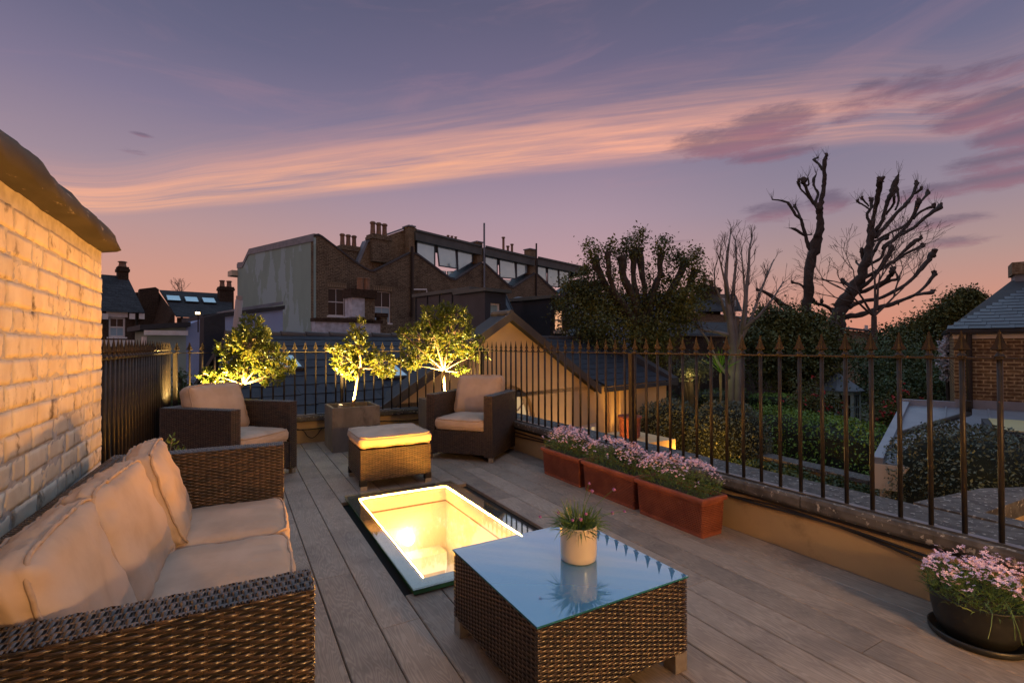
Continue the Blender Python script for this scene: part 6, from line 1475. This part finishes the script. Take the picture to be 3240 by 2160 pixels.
# ---------------------------------------------------------------- GARDEN
def hedge(name, label, cat, boxes, mt, n, size, noisea=.12):
    # boxes: list of (centre, half-extents, roundness)
    c0 = Vector(boxes[0][0]); rt = thing(name, label, cat, (c0.x, c0.y, GZ)); o = Vector(rt.location); Pn = []; core = MB()
    tot = sum(b[1][0]*b[1][1]+b[1][2]*(b[1][0]+b[1][1]) for b in boxes)
    for c, hx, p in boxes:
        a_ = hx[0]*hx[1]+hx[2]*(hx[0]+hx[1]); k = int(n*a_/tot); v = rs.normal(0, 1, (k, 3))
        v /= (np.abs(v)**p).sum(1)[:, None]**(1/p); q = rs.uniform(.88, 1.02, k)
        bump = np.array([noise.noise(Vector(t_*2.2)+Vector(c)) for t_ in v])*noisea
        v = v*(q+bump)[:, None]
        rot = boxes_rot.get(id(boxes), 0.0); cr, sr = math.cos(rot), math.sin(rot); V_ = v*np.array(hx)
        Pn.append(np.stack([V_[:, 0]*cr-V_[:, 1]*sr, V_[:, 0]*sr+V_[:, 1]*cr, V_[:, 2]], 1)+np.array(c))
        # dark core
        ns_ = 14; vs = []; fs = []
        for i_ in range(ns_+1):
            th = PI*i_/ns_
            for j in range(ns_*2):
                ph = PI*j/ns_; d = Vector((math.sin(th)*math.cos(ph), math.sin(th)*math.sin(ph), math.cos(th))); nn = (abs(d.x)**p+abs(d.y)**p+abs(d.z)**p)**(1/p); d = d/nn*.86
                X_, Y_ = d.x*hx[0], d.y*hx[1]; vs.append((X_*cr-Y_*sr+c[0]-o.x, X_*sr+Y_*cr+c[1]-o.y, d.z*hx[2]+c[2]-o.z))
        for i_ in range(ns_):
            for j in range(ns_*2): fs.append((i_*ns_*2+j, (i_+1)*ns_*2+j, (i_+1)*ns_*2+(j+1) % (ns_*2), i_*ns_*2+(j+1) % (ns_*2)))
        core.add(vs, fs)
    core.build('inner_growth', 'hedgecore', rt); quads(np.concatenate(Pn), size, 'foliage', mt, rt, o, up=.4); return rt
boxes_rot = {}
def ballpx(px, py, rx, D, zbot=None):
    c = at(px, py, D); r_ = rx*D/FPX; return c, r_
# two round bushes
for lb, px, pt, rx, D, sd_ in (('clipped grey-green round bush, left of the pair lit orange from beneath', 2120, 1262, 108, 11.5, 1), ('clipped grey-green round bush, right of the pair lit orange from beneath', 2302, 1268, 120, 10.5, 2)):
    tp_ = at(px, pt, D); r_ = rx*D/FPX; hz = .95; c = (tp_.x, tp_.y, tp_.z-hz); B_ = [(c, (r_, r_, hz), 2.3)]
    hedge('round_bush', lb, 'bush', B_, 'hedgegrey', 9000, .026)['group'] = 'clipped round bushes'
    pc = at(px, 1470, D-.2)
    point('bush_lamp', at(2165 if sd_ == 1 else 2225, 1452, 9.3), 30, (1, .46, .06), .05)
# long green hedge
a, b = at(2420, 1285, 13.2), at(2860, 1365, 8.8)
B_ = [(((a.x+b.x)/2, (a.y+b.y)/2, a.z-1.1), ((Vector((a.x, a.y))-Vector((b.x, b.y))).length/2+.2, .75, 1.15), 8)]; boxes_rot[id(B_)] = math.atan2(b.y-a.y, b.x-a.x)
hedge('long_hedge', 'long fresh green clipped hedge running down the garden', 'hedge', B_, 'hedgelight', 17000, .030, .06)
# big near domed hedge
D = 6.6; c = at(3040, 1352, D); B_ = [((c.x+.2, c.y, c.z-1.25), (1.0, .95, 1.27), 2.8)]
hedge('domed_hedge', 'big dome-clipped hedge close below the right end of the railing', 'hedge', B_, 'hedgegrey', 16000, .024, .05)
point('hedge_lamp', at(3235, 1500, 5.4), 5, (1, .55, .12), .05)
# dark low hedge, mound
for lb, px, pt, hw, hh, D, mt in (('low dark hedge in front of the birch', 2268, 1232, 1.35, .55, 17, 'hedge'), ('low yellow-green mound bush behind the long hedge', 2455, 1245, .85, .45, 17, 'hedgelight'),
                              ('dark shrub mass behind the ivy tree foot', 2060, 1235, 1.1, 1.6, 18, 'hedge')):
    c = at(px, pt, D); hedge('low_hedge' if hw > 1.2 else 'bush', lb, 'hedge' if hw > 1.2 else 'bush', [((c.x, c.y, c.z-hh), (hw, .7, hh), 5)], mt, 3500, .035)
# plant strip on the low wall, low ochre garden wall with slab coping
gw = thing('garden_wall', 'low ochre garden wall with flat grey slabs behind the strip of ground cover', 'wall', onz(2500, 1480, -1.0))
o = Vector(gw.location); a, b = onz(2240, 1400, -1.0), onz(2860, 1545, -1.0); d = (b-a).normalized(); nr = Vector((-d.y, d.x, 0))
MB().prism([a-o-Vector((0, 0, .08)), b-o-Vector((0, 0, .08)), b-o-Vector((0, 0, 2.3)), a-o-Vector((0, 0, 2.3))], nr*.25).build('wall_body', 'ochre', gw)
L_ = (b-a).length; k = 0
while k < L_-.1: q = a+d*k-o; e = min(.85, L_-k-.01); MB().prism([q+d*.005-nr*.05, q+d*e-nr*.05, q+d*e+nr*.32, q+d*.005+nr*.32], (0, 0, -.06)).build('coping_stone', 'stone', gw); k += .86
P = []
for k in range(7000):
    t_ = rs.uniform(); w_ = rs.uniform(-1, 0); p = a+d*(L_*t_)-nr*(.12+.55*-w_); P.append((p.x, p.y, -1.12+.10*noise.noise((p.x*3, p.y*3, 0))+rs.uniform(-.06, .08)))
gc = thing('ground_cover', 'strip of low leafy ground cover along the near side of the garden wall', 'ground cover', o); quads(np.array(P), .032, 'leaves', 'hedge', gc, o, up=1); gc['kind'] = 'stuff'
bd_ = MB(); bd_.prism([a-o-nr*.1, b-o-nr*.1, b-o-nr*.75, a-o-nr*.75], (0, 0, -2.0)); bdo = bd_.build('bed_edge', 'soil', gc); bdo.location = (0, 0, -.15)
# board fence behind
FF = Frame((at(2230, 1200, 20).x, at(2230, 1200, 20).y), 8); fc = FF.root('board_fence', 'dark vertical board fence behind the garden hedges', 'fence'); zt = FF.W(2230, 1190).z; k = FF.W(2125, 1190).x
while k < FF.W(2470, 1190).x: bx('fence_board', (k, random.uniform(0, .01), GZ), (k+.14, .03, zt+random.uniform(-.01, .01)), 'fencewood', fc); k += .15
# summerhouse
SHc = at(2652, 1240, 17.5); sh = thing('summerhouse', 'small blue-grey octagonal summerhouse with pointed roof deep in the garden', 'summerhouse', (SHc.x, SHc.y, 0))
ez = at(2652, 1234, 17.5).z; pz = at(2632, 1182, 17.5).z; rr = .66
oc = [(rr*math.cos(PI/8+k*PI/4), rr*math.sin(PI/8+k*PI/4)) for k in range(8)]
for k in range(8):
    A_, B2 = Vector((*oc[k], 0)), Vector((*oc[(k+1) % 8], 0)); d = B2-A_; nn = Vector((A_.x+B2.x, A_.y+B2.y, 0)).normalized()
    pn = MB(); q = lambda t_, z, s_=0: A_+d*t_+Vector((0, 0, z))+nn*s_
    pn.wall([q(0, ez-1.75), q(1, ez-1.75), q(1, ez), q(0, ez)], [[q(.16, ez-.95), q(.84, ez-.95), q(.84, ez-.12), q(.16, ez-.12)]], -nn*.05); pw = pn.build('wall_panel', 'bluepaint', sh)
    MB().prism([q(.16, ez-.95, -.03), q(.84, ez-.95, -.03), q(.84, ez-.12, -.03), q(.16, ez-.12, -.03)], -nn*.005).build('pane', 'darkglass', pw)
    for t_ in (.385, .615): MB().prism([q(t_-.02, ez-.95, -.022), q(t_+.02, ez-.95, -.022), q(t_+.02, ez-.12, -.022), q(t_-.02, ez-.12, -.022)], -nn*.006).build('glazing_bar', 'bluepaint', pw)
    MB().prism([q(.16, ez-.56, -.021), q(.84, ez-.56, -.021), q(.84, ez-.52, -.021), q(.16, ez-.52, -.021)], -nn*.006).build('glazing_bar', 'bluepaint', pw)
    MB().prism([A_*1.18+Vector((0, 0, ez+.0)), B2*1.18+Vector((0, 0, ez+.0)), Vector((0, 0, pz))], (0, 0, .03)).build('roof_segment', 'slate2', sh)
bx('floor', (-.6, -.6, GZ), (.6, .6, ez-1.76), 'stone', sh)
# dark tree masses around the garden
def mass(name, label, cat, L_, mt, size, kind_obj=None, group=None):
    px, py, r_, D, n = L_[0]; c = at(px, py, D); rt = thing(name, label, cat, (c.x, c.y, GZ), 0, group); o = Vector(rt.location); P = []
    for px, py, r_, D, n in L_:
        c = at(px, py, D); rr = r_*D/FPX; P.append(np.array(c)+rs.normal(0, .5, (n, 3))*rr*np.array([1, 1, .8]))
        cr = MB(); 
    quads(np.concatenate(P), size, 'crown', mt, rt, o, up=.3)
    t_ = MB(); c = at(*L_[0][:2], L_[0][3])-o; t_.tube([(0, 0, 0), c*.6, c], [.22, .16, .08], 6)
    for px, py, r_, D, n in L_: t_.tube([c*.5, at(px, py, D)-o], [.10, .03], 5)
    t_.build('trunk', 'darktrunk', rt); return rt
mass('evergreen_tree', 'dark evergreen tree between the birch and the leaning pollard', 'tree', [(2480, 1080, 95, 19, 5200), (2560, 1060, 80, 19, 4200), (2440, 1010, 60, 19, 1800), (2540, 1150, 90, 18, 4200), (2450, 1160, 80, 18, 3600), (2400, 1080, 60, 18, 1800), (2600, 1120, 70, 18, 2600), (2500, 1010, 50, 19, 1200), (2580, 1010, 34, 19, 600)], 'ivyleaf', .065)
mass('evergreen_shrub', 'broad dark shrubbery right of the summerhouse', 'shrub', [(2800, 1180, 100, 19, 4200), (2900, 1150, 100, 19, 4200), (2960, 1220, 90, 16, 3400), (2860, 1250, 90, 16, 3200), (2760, 1240, 60, 19, 1800), (2780, 1130, 70, 21, 2000), (2700, 1110, 50, 24, 1400)], 'hedge', .055)
mass('rounded_far_tree', 'rounded tree on the horizon just left of the slate roof', 'tree', [(3060, 935, 34, 45, 1500), (3030, 960, 46, 45, 2200), (3085, 950, 30, 45, 900), (2990, 990, 44, 45, 1800), (3060, 1000, 60, 45, 2600), (2950, 1020, 50, 45, 2000), (3100, 990, 40, 45, 1200)], 'ivyleaf', .13)
mass('dark_far_tree', 'low dark tree line right of the leaning pollard', 'tree', [(2890, 1045, 44, 50, 1600), (2840, 1060, 40, 50, 1400), (2940, 1050, 50, 50, 1800), (2780, 1075, 44, 50, 1300), (2980, 1075, 60, 46, 2000), (2720, 1085, 40, 50, 1200), (2860, 1090, 70, 48, 2600)], 'ivyleaf', .14)
for lb, L_, mt in (('red-flowering camellia left of the summerhouse', [(2570, 1260, 60), (2540, 1275, 40), (2640, 1285, 40)], 'redflower'), ('red-flowering camellia behind the zinc roof edge', [(2820, 1295, 50), (2870, 1262, 30), (2800, 1320, 30)], 'redflower')):
    D = 13.5 if L_[0][0] < 2700 else 12.0; c = at(L_[0][0], L_[0][1], D); rt = thing('camellia', lb, 'shrub', (c.x, c.y, GZ), 0, 'red camellias'); o = Vector(rt.location)
    P = np.concatenate([np.array(at(px, py, D))+rs.normal(0, .5, (700, 3))*r_*D/FPX for px, py, r_ in L_]); quads(P, .035, 'foliage', 'ivyleaf', rt, o)
    P = np.concatenate([np.array(at(px, py, D-.15))+rs.normal(0, .5, (11, 3))*r_*D/FPX for px, py, r_ in L_]); P = np.repeat(P, 7, 0)+rs.normal(0, .016, (len(P)*7, 3)); quads(P, .028, 'blossom', mt, rt, o)
    MB().tube([(0, 0, 0), c-o], [.05, .02], 5).build('stem', 'darktrunk', rt)
# bright-lit shrub and spiky yellow-green plant near the birch
gb = mass('golden_lit_shrub', 'airy shrub lit golden by a garden lamp below the birch', 'shrub', [(2185, 1160, 50, 16, 1500), (2220, 1170, 40, 16, 900), (2160, 1175, 36, 16, 700)], 'hedgegrey', .03)
point('shrub_lamp', at(2185, 1195, 15.6), 12, (1, .62, .2), .05)
sk_ = thing('spiky_cordyline', 'bright yellow-green spiky plant just left of the birch trunk', 'plant', at(2280, 1180, 15.0)); V, F = [], []
for k in range(46):
    a_ = rs.uniform(0, 2*PI); e_ = rs.uniform(.5, 1.5); blades(V, F, (0, 0, rs.uniform(0, .15)), (math.cos(a_)*math.cos(e_), math.sin(a_)*math.cos(e_), math.sin(e_)), rs.uniform(.5, .85), .035, .12)
npmesh('leaves', np.concatenate(V), np.concatenate(F), 'hedgelight', sk_, 'stuff'); MB().tube([(0, 0, -2), (0, 0, 0)], .04, 6).build('stem', 'bark', sk_)
point('cordyline_lamp', at(2270, 1190, 14.3), 6, (.8, 1, .3), .05)
# plants behind the left railing corner
mass('climbing_shrub', 'leafy shrub against the sage wall behind the left railing corner', 'shrub', [(590, 1240, 40, 9.5, 500), (560, 1270, 46, 9.5, 700), (640, 1240, 40, 9.5, 500), (570, 1190, 26, 9.5, 160), (560, 1300, 50, 9.5, 800)], 'hedge', .03)
# far tree line and rooftops closing the horizon
P = []
for k in range(26000):
    a_ = rs.uniform(-1.15, 1.0); D = rs.uniform(110, 150); h_ = 5.0+3*noise.noise((a_*9, 0, 0))+1.5*noise.noise((a_*40, 1, 0)); 
    yw = a_+YAW; P.append((D*math.sin(yw), D*math.cos(yw), GZ+rs.uniform(0, 1)**.7*max(1, h_)))
fo = quads(np.array(P), .8, 'far_treeline', 'ivyleaf', None, (0, 0, 0)); tag(fo, 'dark band of distant trees along the horizon', 'trees')
P = []
for k in range(30000):
    x_, y_ = rs.uniform(6, 40), rs.uniform(4, 40)
    P.append((x_, y_, GZ+rs.uniform(0, .25)))
gr = quads(np.array(P), .09, 'garden_planting', 'hedge', None, (0, 0, 0), up=1); tag(gr, 'dark low planting covering the garden floor', 'ground cover')

# ================================================================== HOUSE BEHIND THE CAMERA (unseen, added as the source of warm light on the deck)
hb = thing('rear_house_wall', 'unseen ochre rendered house wall with a glazed door opening onto the deck', 'house', (1.2, -1.65, 0))
MB().wall([(-2.6, 0, 0), (1.64, 0, 0), (1.64, 0, 2.9), (-2.6, 0, 2.9)], [[(-.25, 0, .05), (1.45, 0, .05), (1.45, 0, 2.15), (-.25, 0, 2.15)]], (0, -.3, 0)).build('wall', 'ochre', hb)  # unseen wall, doorway narrowed to keep lamp light off the brick wall
MB().box((-2.6, -3.6, -.05), (1.64, -.3, .0)).build('floor', 'oakfloor', hb); MB().box((-2.6, -3.6, 2.9), (1.64, .0, 3.0)).build('ceiling', 'white', hb)
MB().box((-2.6, -3.7, 0), (1.64, -3.6, 2.9)).build('back_wall', 'lining', hb); MB().box((-2.7, -3.7, 0), (-2.6, 0, 2.9)).build('side_wall', 'lining', hb); MB().box((1.64, -3.7, 0), (1.74, 0, 2.9)).build('side_wall', 'lining', hb)
gl = MB(); gl.lathe([(.002, -.12), (.09, -.09), (.13, 0), (.09, .09), (.002, .12)], 20, (.7, -1.1, 2.45)); gl.build('pendant_lamp', 'roomglow', hb, smooth=True)
point('indoor_lamp', (1.55, -2.85, 1.6), 460, (1, .52, .18), .12)
